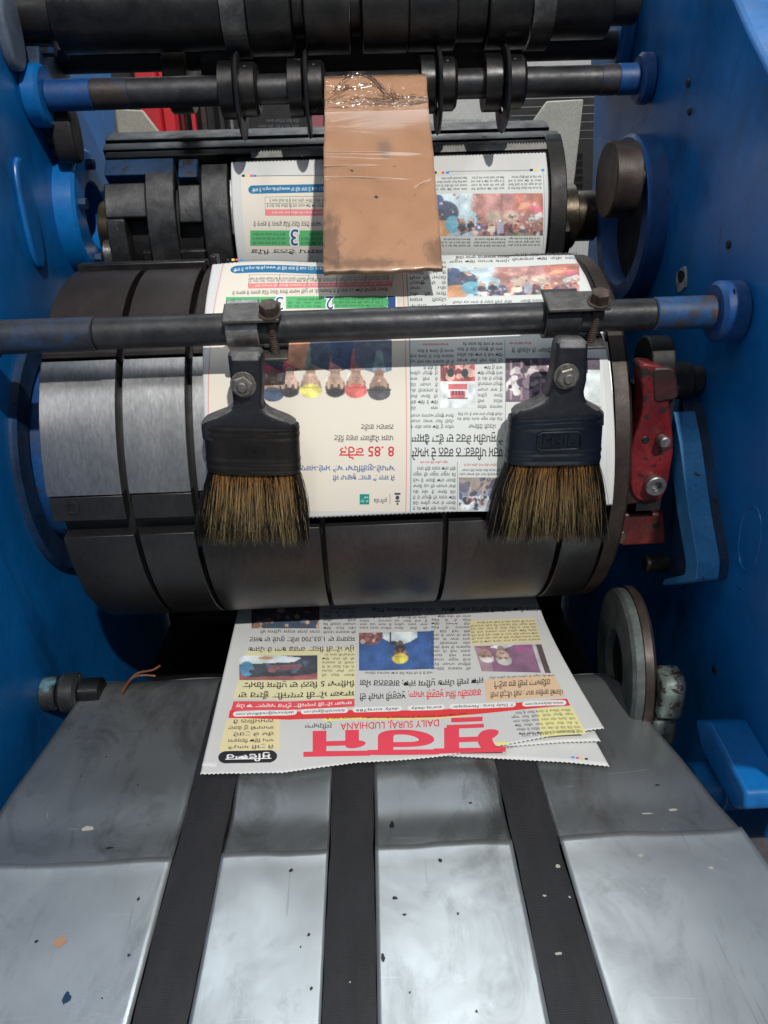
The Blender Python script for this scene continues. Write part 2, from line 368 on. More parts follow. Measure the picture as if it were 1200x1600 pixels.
# upper left bracket with bolts
P = [yz(*q, XL+.012) for q in ((58, 60), (98, 60), (104, 100), (112, 150), (118, 225), (96, 226), (80, 190), (60, 150))]
MB().prism(rounded(P, .01), 'X', XL-.001, XL+.014).build('bearing_bracket', BLUE_D, frL, .002)
for q in ((62, 14), (70, 74), (93, 84), (101, 215), (108, 236)):
    c = yz(*q, XL+.016); m = MB(); hexagon(m, c, 'X', XL-.001, XL+.026, .0085, ph=.3); m.build('bolt', BLUE_D, frL, .0006)
c = yz(100, 212, XL+.02); MB().prism(oval(c[0], c[1], .016, .026), 'X', XL+.012, XL+.034).build('stop_block', IRON_D, frL, .003)
# right: bosses and ring
m = MB(); ring(m, XR+.001, XR-.020, (yz(998, 345, XR)), .083, .062); m.build('bearing_ring', BLUE_C, frR)
m = MB().cyl(XR+.001, XR-.003, yz(998, 345, XR), .0615); m.build('bearing_recess', IRON_D, frR)
for q in ((745, 64), (1, 1)):
    pass
c = yz(975, 66, XR-.006); m = MB(); hexagon(m, c, 'X', XR+.001, XR-.014, .009); m.build('bolt', BLUE, frR, .0008)
c = yz(960, 20, XR-.008); MB().prism(oval(c[0], c[1], .06, .075), 'X', XR+.001, XR-.016).build('roller_boss', BLUE, frR, .004)
# chipped hole, embossed oval
c = yz(1066, 437, XR); m = MB().prism([(c[0]+.0115*r*math.cos(a), c[1]+.0105*r*math.sin(a)) for a, r in zip(np.linspace(0, 6.283, 14, endpoint=False), (1, 1.1, .9, 1, 1.2, 1.05, .9, 1, 1.1, .85, 1, 1.15, .9, 1))], 'X', XR+.001, XR-.0012)
m.build('chipped_hole_rim', worn('bare_grey_filler', (.16, .19, .22), (.40, .42, .43), None, 90, (.6, .8)), frR)
m = MB().prism([(c[0]+.0075*r*math.cos(a)+.001, c[1]+.0055*r*math.sin(a)+.003) for a, r in zip(np.linspace(0, 6.283, 10, endpoint=False), (1, 1.1, .9, 1, 1.2, 1.05, .9, 1, 1.1, .85))], 'X', XR+.001, XR-.0016); m.build('bolt_hole', IRON_D, frR)
c = yz(1172, 842, XR)
m = MB()
O = oval(c[0], c[1], .016, .027, 40, 2); m.tube([(XR-.0002, a, b) for a, b in O+[O[0]]], .0008, 6); m.build('embossed_oval', BLUE, frR)
for q in ((1076, 130), (1078, 174), (1139, 382), (1118, 1135), (1117, 1047)):
    c = yz(*q, XR); MB().cyl(XR+.001, XR-.0015, c, .0035, 'X', 16).build('screw_hole', IRON_D, frR)
# bracket behind red arm; light on its front edge painted in paler blue
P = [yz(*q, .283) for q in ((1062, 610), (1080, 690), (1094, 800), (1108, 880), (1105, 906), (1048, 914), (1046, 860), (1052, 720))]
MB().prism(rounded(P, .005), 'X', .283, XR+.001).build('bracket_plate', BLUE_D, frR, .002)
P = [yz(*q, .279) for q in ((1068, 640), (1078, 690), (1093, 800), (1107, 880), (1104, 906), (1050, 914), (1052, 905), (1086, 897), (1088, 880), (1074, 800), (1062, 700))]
MB().prism(rounded(P, .003), 'X', .270, .289).build('bracket_lit_edge', BLUE_LIT, frR, .0015)
c = yz(1040, 880, .276); MB().cyl(.256, .2775, c, .0085).build('stud', IRON, frR); 
# lower right boss and gusset
c = yz(1120, 1222, .285)
MB().cyl(.262, XR+.001, c, .017).cyl(.283, XR+.002, c, .0225).build('pivot_boss', BLUE, frR)
P = [yz(*q, .292) for q in ((1130, 1122), (1152, 1125), (1215, 1235), (1215, 1262), (1195, 1262), (1140, 1170))]
MB().prism(rounded(P, .004), 'X', .268, XR+.001).build('gusset', BLUE, frR, .003)
P = [yz(*q, .262) for q in ((1162, 1300), (1240, 1300), (1240, 1420), (1190, 1420))]
bs = MB().box(.275, .60, .15, .425, .835, .862).build('base_rail', worn('worn_grey_blue_rail', (.05, .045, .045), (.09, .085, .09), (.12, .14, .17), 20), None, .004); tag(bs, 'worn grey blue rail at the foot of the right frame', 'rail')
# added dark sheets standing in for the shade inside the machine
tag(MB().box(XL+.004, XR-.004, 1.0, 1.02, .35, 1.19).build('shade_backing', IRON_D, None), 'added dark sheet standing in for the shade behind the lower drum', 'panel')
tag(MB().box(XL+.004, XR-.004, .56, .995, .70, .712).build('shade_under_sheet', IRON_D, None), 'added dark sheet standing in for the shade under the drum', 'tray')

#==CYLINDERS==
# ------------------------------------------------------------------ folding drum
X0, X1 = -.266, .212
drum = thing('folding_drum', (-.03, C1[0], C1[1]-R1), 'large black folding drum carrying a newspaper, with grooved steel plates', 'drum')
m = MB().lathe([(X0+.006, .02), (X0+.006, .150), (X0+.008, .163), (X1-.004, .163), (X1-.002, .150), (X1-.002, .02)], C1, 'X', 96); m.build('drum_core', IRON_D, drum)
grU = [X0, -.1985, -.1415, -.09, .08, X1]
gap = .0028
for a, b in zip(grU[:-1], grU[1:]):
    m = MB().shell(a+gap, b-gap, C1, .160, R1, 44, 118, 40); m.build('upper_plate', PLATE_B, drum, .0006)
    m = MB().shell(a+gap, b-gap, C1, .160, R1, 6.2, 43.2, 28); m.build('front_plate', PLATE, drum, .0006)
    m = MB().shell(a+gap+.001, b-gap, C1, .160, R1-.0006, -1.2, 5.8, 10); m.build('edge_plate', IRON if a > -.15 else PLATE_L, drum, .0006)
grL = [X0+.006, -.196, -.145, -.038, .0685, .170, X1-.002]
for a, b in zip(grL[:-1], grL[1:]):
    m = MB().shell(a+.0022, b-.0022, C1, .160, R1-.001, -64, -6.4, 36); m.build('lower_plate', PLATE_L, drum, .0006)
m = MB()
for x in (X0+.018,): m.lathe([(0.0, .0055), (.0, .003), (.004, .003)], (0, 0), 'X', 20)
a = rad(3.0); n = np.array([0, -math.cos(a), math.sin(a)])
cpos = np.array([X0+.022, C1[0], C1[1]])+n*(R1+.0002)
m = MB(); 
for k in range(1):
    V = []; 
    u = np.array([1., 0, 0]); v = np.cross(n, u)
    for r, h in ((.0062, 0), (.0058, .0006), (.0035, .0006), (.0033, -.002)):
        for q in range(24): V.append(cpos+n*h+r*(u*math.cos(q*math.pi/12)+v*math.sin(q*math.pi/12)))
    m.add(V, [(i*24+q, i*24+(q+1) % 24, (i+1)*24+(q+1) % 24, (i+1)*24+q) for i in range(3) for q in range(24)]+[tuple(range(72, 96))])
m.build('cap_screw', IRON_D, drum)
m = MB().box(X0+.004, X0+.125, C1[0]-.004, C1[0]+.012, C1[1]+R1-.006, C1[1]+R1+.006).box(X0+.128, X0+.135, C1[0]-.004, C1[0]+.016, C1[1]+R1-.006, C1[1]+R1+.010); m.build('blade_holder', IRON, drum, .0015)
m = MB().cyl(XL+.0002, X0+.01, C1, .058).cyl(X0-.02, X0+.008, C1, .066); m.build('journal', IRON_D, drum)
m = MB(); ring(m, X1-.001, X1+.014, C1, .1745, .10, 96); m.build('end_ring', IRON_B, drum)
m = MB().cyl(X1, XR-.0005, C1, .045); m.build('journal', IRON_D, drum)

GRIP = worn('worn_gripper_iron', (.016, .016, .017), (.04, .041, .043), (.085, .086, .088), 34, (.3, .52), .5, (.12, .12, .12), .69, .4)
# ------------------------------------------------------------------ upper cylinder
X2, X3 = -.262, .222
cy2 = thing('upper_cylinder', (-.02, C2[0], C2[1]-R2), 'black upper cylinder with strap bands above the folding drum', 'cylinder')
m = MB().lathe([(X2+.012, .02), (X2+.012, .072), (X3-.01, .072), (X3-.01, .02)], C2, 'X', 72); m.build('cylinder_core', IRON_D, cy2)
m = MB().shell(X2, X3-.006, C2, .07, R2+.003, 66, 128, 30); m.build('gripper_bar', IRON_D, cy2, .0015)
m = MB().shell(X2, X3+.002, C2, .09, R2+.001, 57, 65, 8).shell(X2+.003, X3-.004, C2, .09, R2, 51, 56.4, 8); m.build('blade_rail', IRON, cy2, .0008)
m = MB().shell(X2+.004, X2+.075, C2, .075, R2-.001, 38, 50, 10).shell(X2+.08, X2+.1, C2, .075, R2-.003, 36, 50, 10); m.build('ink_scraper', BLUE_D, cy2, .001)
for k, (a, b, t0, t1) in enumerate(((X2+.046, X2+.076, -30, 44), (X2+.104, X2+.132, -30, 44))):
    m = MB().shell(a, b, C2, R2-.010, R2-.001, t0, t1, 30)
    m.shell(a-.003, b+.003, C2, R2-.02, R2-.0055, t0, t0+12, 6); o = m.build('band', GRIP, cy2, .0012)
m = MB().shell(X2+.002, X2+.046, C2, .062, R2-.004, 12, 34, 12).shell(X2+.002, X2+.022, C2, .062, R2-.004, -40, 11.8, 20); m.build('end_clamp', GRIP, cy2, .002)
m = MB().shell(X2+.078, X2+.102, C2, .062, R2-.008, 8, 33, 12); m.build('grip_block', GRIP, cy2, .002)
m = MB().shell(X2+.133, X2+.14, C2, .062, R2-.004, 0, 34, 12); m.build('steel_finger', STEEL, cy2, .001)
m = MB().shell(X2+.14, X3-.012, C2, .07, R2-.002, -60, 50, 40); m.build('sheet_pad', IRON_D, cy2, .001)
m = MB().shell(X2+.03, X2+.14, C2, .06, R2-.022, -26, -12, 8); m.build('cross_bar', GRIP, cy2, .002)
m = MB().cyl(XL+.021, X2+.004, C2, .033).cyl(X2-.012, X2+.006, (C2[0]-.02, C2[1]-.03), .017); m.build('journal', BRASS, cy2)
m = MB(); ring(m, X2-.022, X2-.006, (C2[0]-.026, C2[1]-.022), .017, .009, 32); m.build('steel_collar', STEEL, cy2)
m = MB().shell(X3-.014, X3+.004, C2, .06, R2+.002, -50, 60, 36); m.build('end_flange', IRON_D, cy2, .0012)
m = MB().cyl(X3, .258, C2, .036).cyl(.2585, .285, C2, .028); m.build('journal', BRASS, cy2)
m = MB().cyl(X3+.004, .245, (C2[0]-.03, C2[1]-.022), .022).cyl(X3+.012, X3+.016, (C2[0]-.052, C2[1]-.022), .004, 'X', 12); m.build('split_collar', IRON_D, cy2)
# serrated edge strip
m = MB(); A0, A1 = rad(46.5), rad(50.5); V = []; Fs = []
xs = np.linspace(-.105, .208, 105)
for i, x in enumerate(xs):
    V += [(x, C2[0]-(R2+.001)*math.cos(A0), C2[1]+(R2+.001)*math.sin(A0)), (x, C2[0]-(R2+.0015)*math.cos(A1), C2[1]+(R2+.0015)*math.sin(A1))]
    if i: 
        b = len(V); V.append(((xs[i-1]+x)/2, C2[0]-(R2+.002)*math.cos(A1+.03), C2[1]+(R2+.002)*math.sin(A1+.03)))
        p = PREV; Fs += [(p, b-2, b-1, p+1), (p+1, b-1, b)]
        PREV = b-2
    else: PREV = 0
m.add(V, Fs); m.build('serrated_strip', worn('grey_toothed_strip', (.20, .20, .19), (.32, .32, .30), None, 60), cy2)
# brown cam follower disc, right
c = yz(972, 281, .262)
cf = thing('cam_roller', (.262, c[0], c[1]), 'brown oxidised steel roller beside the right end of the upper cylinder', 'roller')
m = MB().cyl(.246, .272, c, .0345, seg=64, b=.0015); m.build('roller_rim', IRON_B, cf)
m = MB().cyl(.2722, XR-.0005, c, .014); m.build('axle', IRON, cf)

# ------------------------------------------------------------------ top roller
TC, TR = (.875, 1.483), .036
tr = thing('top_roller', (0, TC[0], TC[1]-TR), 'black roller with knurled rings across the top of the press', 'roller')
def Xat(px, py=40): return at(px, py, 'Y', TC[0]-TR)[0]
m = MB()
segs = [(75, 345, .034), (385, 455, .040), (455, 475, .026), (475, 547, .040), (547, 566, .026), (566, 640, .040), (640, 716, .0395), (716, 765, .033), (765, 832, .0395), (868, 962, .033)]
for a, b, r in segs: m.cyl(Xat(a)+.0002, Xat(b)-.0002, TC, r)
m.build('roller_body', IRON, tr)
def knurl(x0, x1, c, r):
    n, k = 120, 16; V = []; Fs = []
    for i in range(k+1):
        for j in range(n):
            a = 2*math.pi*(j+(i % 2)*.5)/n; rr = r+(.0007 if (i+j) % 2 == 0 else -.0003)
            V.append((x0+(x1-x0)*i/k, c[0]-rr*math.cos(a), c[1]+rr*math.sin(a)))
    for i in range(k):
        for j in range(n): Fs.append((i*n+j, i*n+(j+1) % n, (i+1)*n+(j+1) % n, (i+1)*n+j))
    return MB().add(V, Fs)
for a, b in ((346, 384), (833, 867)):
    m = knurl(Xat(a), Xat(b), TC, .0405); m.build('knurled_ring', worn('worn_knurled_steel', (.06, .06, .06), (.15, .15, .15), None, 40, (.3, .5), .8), tr, smooth=20)
MB().cyl(XL+.0003, Xat(75), TC, .022).build('shaft_end', IRON_D, tr); MB().cyl(Xat(962), XR-.0165, TC, .022).build('shaft_end', IRON_D, tr)
LC = (.935, 1.452)
lr = thing('lower_feed_roller', (0, LC[0], LC[1]-.03), 'dark feed roller half hidden under the knurled top roller', 'roller')
m = MB().cyl(-.150, .16, LC, .030); m.build('roller_body', IRON_D, lr)
MB().cyl(XL+.0003, -.150, LC, .014).build('shaft_end', IRON_D, lr); MB().cyl(.16, XR-.0003, LC, .014).build('shaft_end', IRON_D, lr)
m = MB().cyl(at(275, 100, 'Y', .92)[0]-.012, at(275, 100, 'Y', .92)[0]+.012, (LC[0], LC[1]-.02), .034, seg=20); m.build('guide_ring', BRASS, lr)

RUB = worn('rubbed_blue_brown_steel', (.03, .026, .024), (.045, .032, .026), (.012, .05, .13), 34, (.4, .6), .3, (.03, .03, .03), .62, .3)
# ------------------------------------------------------------------ upper bar with collars
BC, BR = (.858, 1.4135), .0135
ub = thing('upper_bar', (0, BC[0], BC[1]-BR), 'dark round bar between blue flanges under the top roller', 'bar')
m = MB().cyl(XL+.03, XR-.02, BC, BR); m.build('bar_rod', BARM, ub)
m = MB().cyl(XL-.0005, XL+.018, BC, .028, b=.003); m.build('flange', BLUE, ub); MB().cyl(XL+.0182, XL+.062, BC, BR+.0006).build('painted_end', BLUE_C, ub); MB().cyl(XL+.0622, XL+.098, BC, BR+.0004).build('rubbed_end', RUB, ub)
m = MB().cyl(XR+.0005, XR-.014, BC, .023, b=.003); m.build('flange', BLUE_C, ub); MB().cyl(XR-.0142, XR-.034, BC, BR+.0006).build('painted_end', BLUE_C, ub); MB().cyl(XR-.0342, XR-.052, BC, BR+.0004).build('rubbed_end', RUB, ub)
def XB(px): return at(px, 130, 'Y', BC[0]-BR)[0]
specs = [(372, 'wide hub', 'outermost steel guide collar on the upper bar, left of the flap', .023), (479, '', 'steel guide collar on the upper bar touching the left of the cardboard flap', .022),
         (686, '', 'steel guide collar on the upper bar touching the right of the cardboard flap', .022), (790, '', 'steel guide collar on the upper bar standing clear to the right of the flap', .025)]
for px, _, lab, hw in specs:
    x = XB(px); g = thing('guide_collar', (x, BC[0], BC[1]), lab, 'collar', 'guide collars on the upper bar')
    hw *= .80
    m = MB(); ring(m, x-hw, x-.0018, BC, .0255, BR+.0003, 48); ring(m, x+.0018, x+hw, BC, .0238, BR+.0003, 48); m.build('hub', IRON, g)
    fc = (BC[0]-.001, BC[1]-.006); m = MB()
    m.lathe([(x-.0016, BR+.008), (x-.0016, .0375), (x+.0000, .039), (x+.0016, .0375), (x+.0016, BR+.008)], fc, 'X', 64, close=False); m.build('flange_disc', BARM, g)
    a = rad(50); p = (BC[0]-.0236*math.cos(a), BC[1]+.0236*math.sin(a))
    m = MB().cyl(x+.006, x+.0095, p, .0019, 'X', 12); m.build('set_screw', IRON_D, g)

#==BRUSHBAR==
# ------------------------------------------------------------------ brush bar, clamps, brushes
LB, LR = (.600, 1.2335), .0122
lb = thing('brush_bar', (0, LB[0], LB[1]-LR), 'dark round bar with worn blue ends carrying the two brushes', 'bar')
xw = at(1062, 490, 'Y', LB[0])[0]; xw2 = at(1020, 490, 'Y', LB[0])[0]
xl2 = at(150, 520, 'Y', LB[0])[0]
m = MB().cyl(xl2, xw2, LB, LR); m.build('bar_rod', BARM, lb)
m = MB().cyl(XL-.0005, xl2-.0002, LB, LR+.0008).cyl(XL-.0005, XL+.033, LB, .017, b=.003); m.build('painted_end', worn('rubbed_blue_on_steel', (.022, .023, .026), (.022, .028, .042), (.02, .06, .15), 40, (.4, .6), .2, (.03, .03, .03), .58, .3), lb)
m = MB().cyl(xw2+.0002, XR-.004, LB, LR+.0006); m.build('painted_end', worn('chipped_blue_on_rust', (.03, .022, .02), (.012, .055, .15), (.015, .09, .26), 26, (.45, .65), .1, (.045, .03, .025), .55, .4), lb)
m = MB().cyl(XR+.0005, XR-.022, LB, .0235, b=.003); m.build('flange', BLUE_C, lb)
m = MB().cyl(.285, .2853, (LB[0]-.016, LB[1]+.0175), .0024, 'X', 14); m.build('grub_screw', IRON_D, lb)

def nrm(v): v = np.asarray(v, float); return v/np.linalg.norm(v)
JAW = worn('dull_grey_jaw', (.05, .046, .042), (.10, .094, .088), (.17, .16, .15), 60, (.4, .6), .5, (.04, .028, .02), .64, .4)
def clamp(xa, xb, xc, lab, strap_mat):
    g = thing('brush_clamp', (xa, LB[0], LB[1]), lab, 'clamp', 'clamps on the brush bar')
    r0, r1 = LR+.0003, LR+.0034
    # strap bent round the front of the bar, with flat jaws above and below
    MB().shell(xa, xb, LB, r0, r1, -88, 88, 28).box(xa, xb, LB[0]+.0001, LB[0]+.016, LB[1]+r0, LB[1]+r1).box(xa, xb, LB[0]+.0001, LB[0]+.016, LB[1]-r1, LB[1]-r0).build('strap', strap_mat, g, .0009)
    MB().box(xa-.0004, xc, LB[0]-.0165, LB[0]+.007, LB[1]+r1+.0001, LB[1]+r1+.0031).build('upper_jaw', JAW, g, .0009)
    MB().box(xb-.004, xc+.003, LB[0]-.0185, LB[0]+.012, LB[1]-r1-.003, LB[1]-r1-.0002).build('lower_jaw', JAW, g, .0009)
    bx, by = (xb+xc)/2+.0015, LB[0]-.0092
    m = MB(); hexagon(m, (bx, by), 'Z', LB[1]+r1+.0044, LB[1]+r1+.0124, .0075, ph=.2); m.cyl(LB[1]+r1+.0032, LB[1]+r1+.0044, (bx, by), .0088, 'Z', 32, .0003); m.build('bolt_head', RUST, g, .0005)
    n = 14; prof = []
    for k in range(n*2): prof.append((LB[1]-r1-.0002+(r1+r0)*k/(n*2-1), .0038 if k % 2 else .0031))
    m = MB().lathe(prof, (bx, by-.0005), 'Z', 20); m.build('threaded_rod', RUST, g)
    g.rotation_euler = (rad(24), 0, 0)
    return g
def Xb(px): return at(px, 520, 'Y', LB[0]-LR)[0]
clamp(Xb(352), Xb(404), Xb(440), 'bright worn steel clamp holding the left brush to the bar', STEEL)
clamp(Xb(851), Xb(907), Xb(945), 'darker rusty steel clamp holding the right brush to the bar', BARM)

YB = .5735     # plane the brushes hang in
def brush(outline, ferr, tips, nut, label, fmat, word, sx):
    """outline: handle outline pixels; ferr: ferrule corners (tl, tr, br, bl); tips: bristle tip ends (left,right) pixels"""
    A = [xz(*q, YB-.008) for q in ferr]
    org = (np.mean([a[0] for a in A]), YB, xz(*tips[0], YB)[1])
    g = thing('paint_brush', org, label, 'brush', 'brushes hanging on the brush bar')
    # handle: rows of rounded section, thin at the top, wide at the shoulders
    py = np.array([r[0] for r in outline], float); zz = np.linspace(py[0], py[-1], 46); seg = 44; V = []; mi = []
    for j, y_ in enumerate(zz):
        xl, xr = np.interp(y_, py, [r[1] for r in outline]), np.interp(y_, py, [r[2] for r in outline])
        a_, b_ = xz(xl, y_, YB), xz(xr, y_, YB); c_ = ((a_[0]+b_[0])/2, (a_[1]+b_[1])/2); hw = (b_[0]-a_[0])/2; k = min(1, .72+j/4*.28)
        for i in range(seg):
            t_ = 2*math.pi*i/seg; u_ = math.copysign(abs(math.cos(t_))**.36, math.cos(t_)); v_ = math.copysign(abs(math.sin(t_))**.42, math.sin(t_))
            V.append((c_[0]+hw*u_, YB+.0105*k*v_, c_[1]+(b_[1]-a_[1])/2*u_))
    m = MB(); m.add(V, [(j*seg+i, (j+1)*seg+i, (j+1)*seg+(i+1) % seg, j*seg+(i+1) % seg) for j in range(45) for i in range(seg)]+[tuple(range(seg)), tuple(45*seg+i for i in range(seg))[::-1]])
    VV = np.concatenate(m.v)
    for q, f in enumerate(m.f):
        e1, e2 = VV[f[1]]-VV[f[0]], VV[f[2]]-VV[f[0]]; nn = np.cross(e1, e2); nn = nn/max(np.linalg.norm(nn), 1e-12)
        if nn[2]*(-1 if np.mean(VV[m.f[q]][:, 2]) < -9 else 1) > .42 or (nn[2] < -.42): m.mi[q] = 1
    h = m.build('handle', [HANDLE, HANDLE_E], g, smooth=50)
    # bare scuffed top end and shoulder wear
    # ferrule : oval section sleeve with rolled beads
    tl, tr_, br_, bl = [np.array(a) for a in A]
    m = MB(); rows = 26; seg = 60; V = []
    for k in range(rows+1):
        f = k/rows; l = tl*(1-f)+bl*f; r = tr_*(1-f)+br_*f; c_ = (l+r)/2; hw = np.linalg.norm(r-l)/2; ex = nrm(r-l)
        bead = .0009*sum(math.exp(-((f-b)/.035)**2) for b in (.08, .20, .74, .90))
        for j in range(seg):
            a = 2*math.pi*j/seg; sgn = lambda v: math.copysign(1, v)
            u = (hw+bead*.6)*sgn(math.cos(a))*abs(math.cos(a))**.55; d = (.0118+bead)*sgn(math.sin(a))*abs(math.sin(a))**.62
            V.append((c_[0]+ex[0]*u, YB+d, c_[1]+ex[1]*u))
    m.add(V, [(k*seg+j, (k+1)*seg+j, (k+1)*seg+(j+1) % seg, k*seg+(j+1) % seg) for k in range(rows) for j in range(seg)]+[tuple(range(seg)), tuple(rows*seg+j for j in range(seg))[::-1]])
    fe = m.build('ferrule', fmat, g, smooth=60)
    # stamped mark on the ferrule
    fpt = lambda u, v: (lambda p: (p[0], YB-.0124, p[1]))(tl*(1-u)*(1-v)+tr_*u*(1-v)+br_*u*v+bl*(1-u)*v)
    m = MB()
    fr = [(.29, .34), (.33, .29), (.70, .29), (.74, .34), (.74, .60), (.70, .65), (.33, .65), (.29, .60), (.29, .34)]
    if sx > 0: m.tube([fpt(u, v) for u, v in fr], .0007, 6)
    if word: stamp(m, word, fpt, (.345, .36, .685, .585) if sx > 0 else (.37, .40, .66, .58))
    m.build('stamped_mark', fmat, fe)
    # nut and bolt through the handle
    c_ = xz(*nut, YB-.014)
    m = MB(); hexagon(m, c_, 'Y', YB-.0106, YB-.0175, .0082, ph=.25); m.cyl(YB-.0174, YB-.0200, c_, .0038, 'Y', 24).cyl(YB-.0100, YB-.0108, c_, .0098, 'Y', 32); m.build('nut', BOLT, g, .0005)
    # bristles
    N = 12000; m = MB(); V = np.zeros((N, 5, 3, 3)); cols = np.zeros((N, 5, 3, 3))
    tL, tR = np.array(xz(*tips[0], YB-.006)), np.array(xz(*tips[1], YB-.006))
    u = RNG.random(N); dd = (RNG.random(N)*2-1); clump = np.round(u*46+RNG.normal(0, .25, N))/46
    uu = .03+.94*u
    top = bl[None]*(1-uu[:, None])+br_[None]*uu[:, None]; top[:, 1] += .004
    ut = np.clip(u*.5+clump*.5+RNG.normal(0, .016, N), 0, 1)
    tip = tL[None]*(1-ut[:, None])+tR[None]*ut[:, None]
    length_f = 1-np.abs(RNG.normal(0, .06, N))-(RNG.random(N) < .2)*RNG.random(N)*.3; length_f += .07*np.sin(clump*60)*.5
    tip = top+(tip-top)*length_f[:, None]
    y0 = YB+dd*.0085*np.sqrt(np.clip(1-((uu-.5)*2)**6, .05, 1)); y1 = YB+.002+dd*.0125+RNG.normal(0, .0016, N)
    bow = RNG.normal(0, .0017, N)
    fold = np.array([0, .25, .5, .75, 1.]); rr = np.array([1, 1, .95, .8, .12])
    th = .00015*(.75+.6*RNG.random(N))
    prn = RNG.random(N); 
    gold = np.array(lin((184, 132, 76))); pale = np.array(lin((204, 186, 136))); blk = np.array((.008, .008, .009)); brn = np.array(lin((92, 64, 40)))
    cl = RNG.random(64)[(np.clip(clump, 0, 1)*46).astype(int)]
    patch = np.clip(.45+.5*np.sin(u*17+sx*1.3)+.5*(cl-.5), 0, 1)
    edge = np.clip((np.abs(u-.5)-.34)/.14, 0, 1)
    for k, f in enumerate(fold):
        cx = top[:, 0]*(1-f)+tip[:, 0]*f+bow*math.sin(f*3.14)+(.0016*np.sin(clump*300)*f)
        cz = top[:, 1]*(1-f)+tip[:, 1]*f; cyy = y0*(1-f)+y1*f
        for j in range(3):
            a = 2.0944*j+.5
            V[:, k, j, 0] = cx+th*rr[k]*math.cos(a); V[:, k, j, 1] = cyy+th*rr[k]*math.sin(a); V[:, k, j, 2] = cz
        dark = prn < np.clip(.20+.34*min(f, .6)+.30*(cl-.5)+.6*edge+(.42 if f > .9 else (.2 if f > .6 else 0))+(.35*(1-patch) if f < .4 else 0), 0, .96)
        base = gold*(.95-.5*f)*(1-f)+(brn*.12+pale*.95)*f
        col = np.where(dark[:, None], blk, base*(.35+.9*RNG.random(N)[:, None]))
        cols[:, k, :, :] = col[:, None, :]
    Fs = []
    for i in range(N):
        b = i*15
        for k in range(4):
            for j in range(3): Fs.append((b+k*3+j, b+k*3+(j+1) % 3, b+(k+1)*3+(j+1) % 3, b+(k+1)*3+j))
    m.add(V.reshape(-1, 3), Fs); m.cols = cols.reshape(-1, 3)
    m.build('bristles', HAIR, g, smooth=80)
    # dense dark heart of the bristle pack
    m = MB(); V = []
    for f, th_ in ((-.02, .0075), (.45, .0080), (.8, .0055)):
        l = bl*(1-f)+tL*f; r = br_*(1-f)+tR*f; c_ = (l+r)/2; ex = (r-l)/2*.93
        for j in range(32):
            a = 2*math.pi*j/32; V.append((c_[0]+ex[0]*math.cos(a), YB+.0015+th_*math.sin(a), c_[1]+ex[1]*math.cos(a)+.003))
    m.add(V, [(k*32+j, (k+1)*32+j, (k+1)*32+(j+1) % 32, k*32+(j+1) % 32) for k in range(2) for j in range(32)]+[tuple(range(32)), tuple(64+j for j in range(32))[::-1]])
    m.build('bristle_core', flat('ink_clogged_bristle', (.010, .008, .006), .7), g)
    return g

# ------------------------------------------------------------------ text machinery
_WC = {}
def word_mesh(s, res=1, bold=0.):
    k = (s, res, bold)
    if k in _WC: return _WC[k]
    c_ = bpy.data.curves.new('t', 'FONT'); c_.body = s; c_.resolution_u = res; c_.offset = bold
    o = bpy.data.objects.new('t', c_); me = o.to_mesh()
    V = np.array([v.co[:2] for v in me.vertices]).reshape(-1, 2); Fs = [tuple(p.vertices) for p in me.polygons]
    o.to_mesh_clear(); bpy.data.objects.remove(o); bpy.data.curves.remove(c_)
    _WC[k] = (V, Fs); return _WC[k]
def stamp(mb, s, fpt, box):
    V, Fs = word_mesh(s, 2, .012); lo, hi = V.min(0), V.max(0); q = (V-lo)/(hi-lo)
    P = [fpt(box[0]+(box[2]-box[0])*a, box[3]+(box[1]-box[3])*b) for a, b in q]
    P = np.array(P); n = len(P); T = P.copy(); T[:, 1] -= .0006
    mb.add(T, [tuple(reversed(f)) for f in Fs])

hl = [(546, 362, 408), (550, 357, 412), (575, 360, 413), (600, 363, 413), (626, 366, 411), (634, 361, 415), (640, 351, 423), (646, 335, 438), (651, 322, 452), (657, 316, 462), (668, 316, 464), (682, 318, 464)]
brush(hl, [(315, 664), (466, 668), (469, 741), (322, 738)], ((306, 852), (486, 850)), (379, 603), 'left paint brush with a brown black ferrule and dry golden bristles', FERR, '/ DIHIH', -1)
hr = [(527, 872, 909), (532, 866, 915), (560, 862, 914), (590, 858, 913), (608, 853, 909), (616, 849, 910), (624, 838, 914), (630, 822, 924), (636, 806, 936), (642, 800, 941), (660, 800, 941)]
brush(hr, [(798, 655), (946, 646), (941, 724), (792, 726)], ((760, 846), (952, 848)), (887, 590), 'right paint brush with a blue black ferrule and inky bristles', FERR_B, 'HSIL', 1)

#==SMALL RIGHT==
# ------------------------------------------------------------------ red lever, cam disc and so on
c0 = at(1020, 700, 'Y', .61)
ra = thing('red_lever_arm', c0, 'chipped red lever arm bolted beside the right end of the drum', 'lever')
P = rounded([xz(*q, .60) for q in ((1008, 566), (1046, 572), (1054, 640), (1060, 700), (1050, 760), (1040, 782), (1004, 784), (992, 768), (990, 706), (1010, 648), (1012, 620))], .006)
P = [(x-.0035, z) for x, z in P]
MB().prism(P, 'Y', .600, .622).build('arm', RED, ra, .002)
PP = rounded([xz(*q, .605) for q in ((966, 684), (1000, 682), (1002, 786), (968, 790))], .003)
MB().prism(PP, 'Y', .6035, .64).build('back_plate', worn('greasy_dark_red_plate', (.010, .007, .006), (.03, .013, .011), (.07, .018, .015), 36, (.3, .55), .1), ra, .002)
P = rounded([xz(*q, .615) for q in ((1008, 566), (1044, 566), (1050, 615), (1012, 622))], .006)
MB().prism(P, 'Y', .5985, .625).build('oily_end', worn('oily_dark_red', (.012, .008, .008), (.03, .01, .01), (.07, .012, .012), 40), ra, .002)
m = MB()
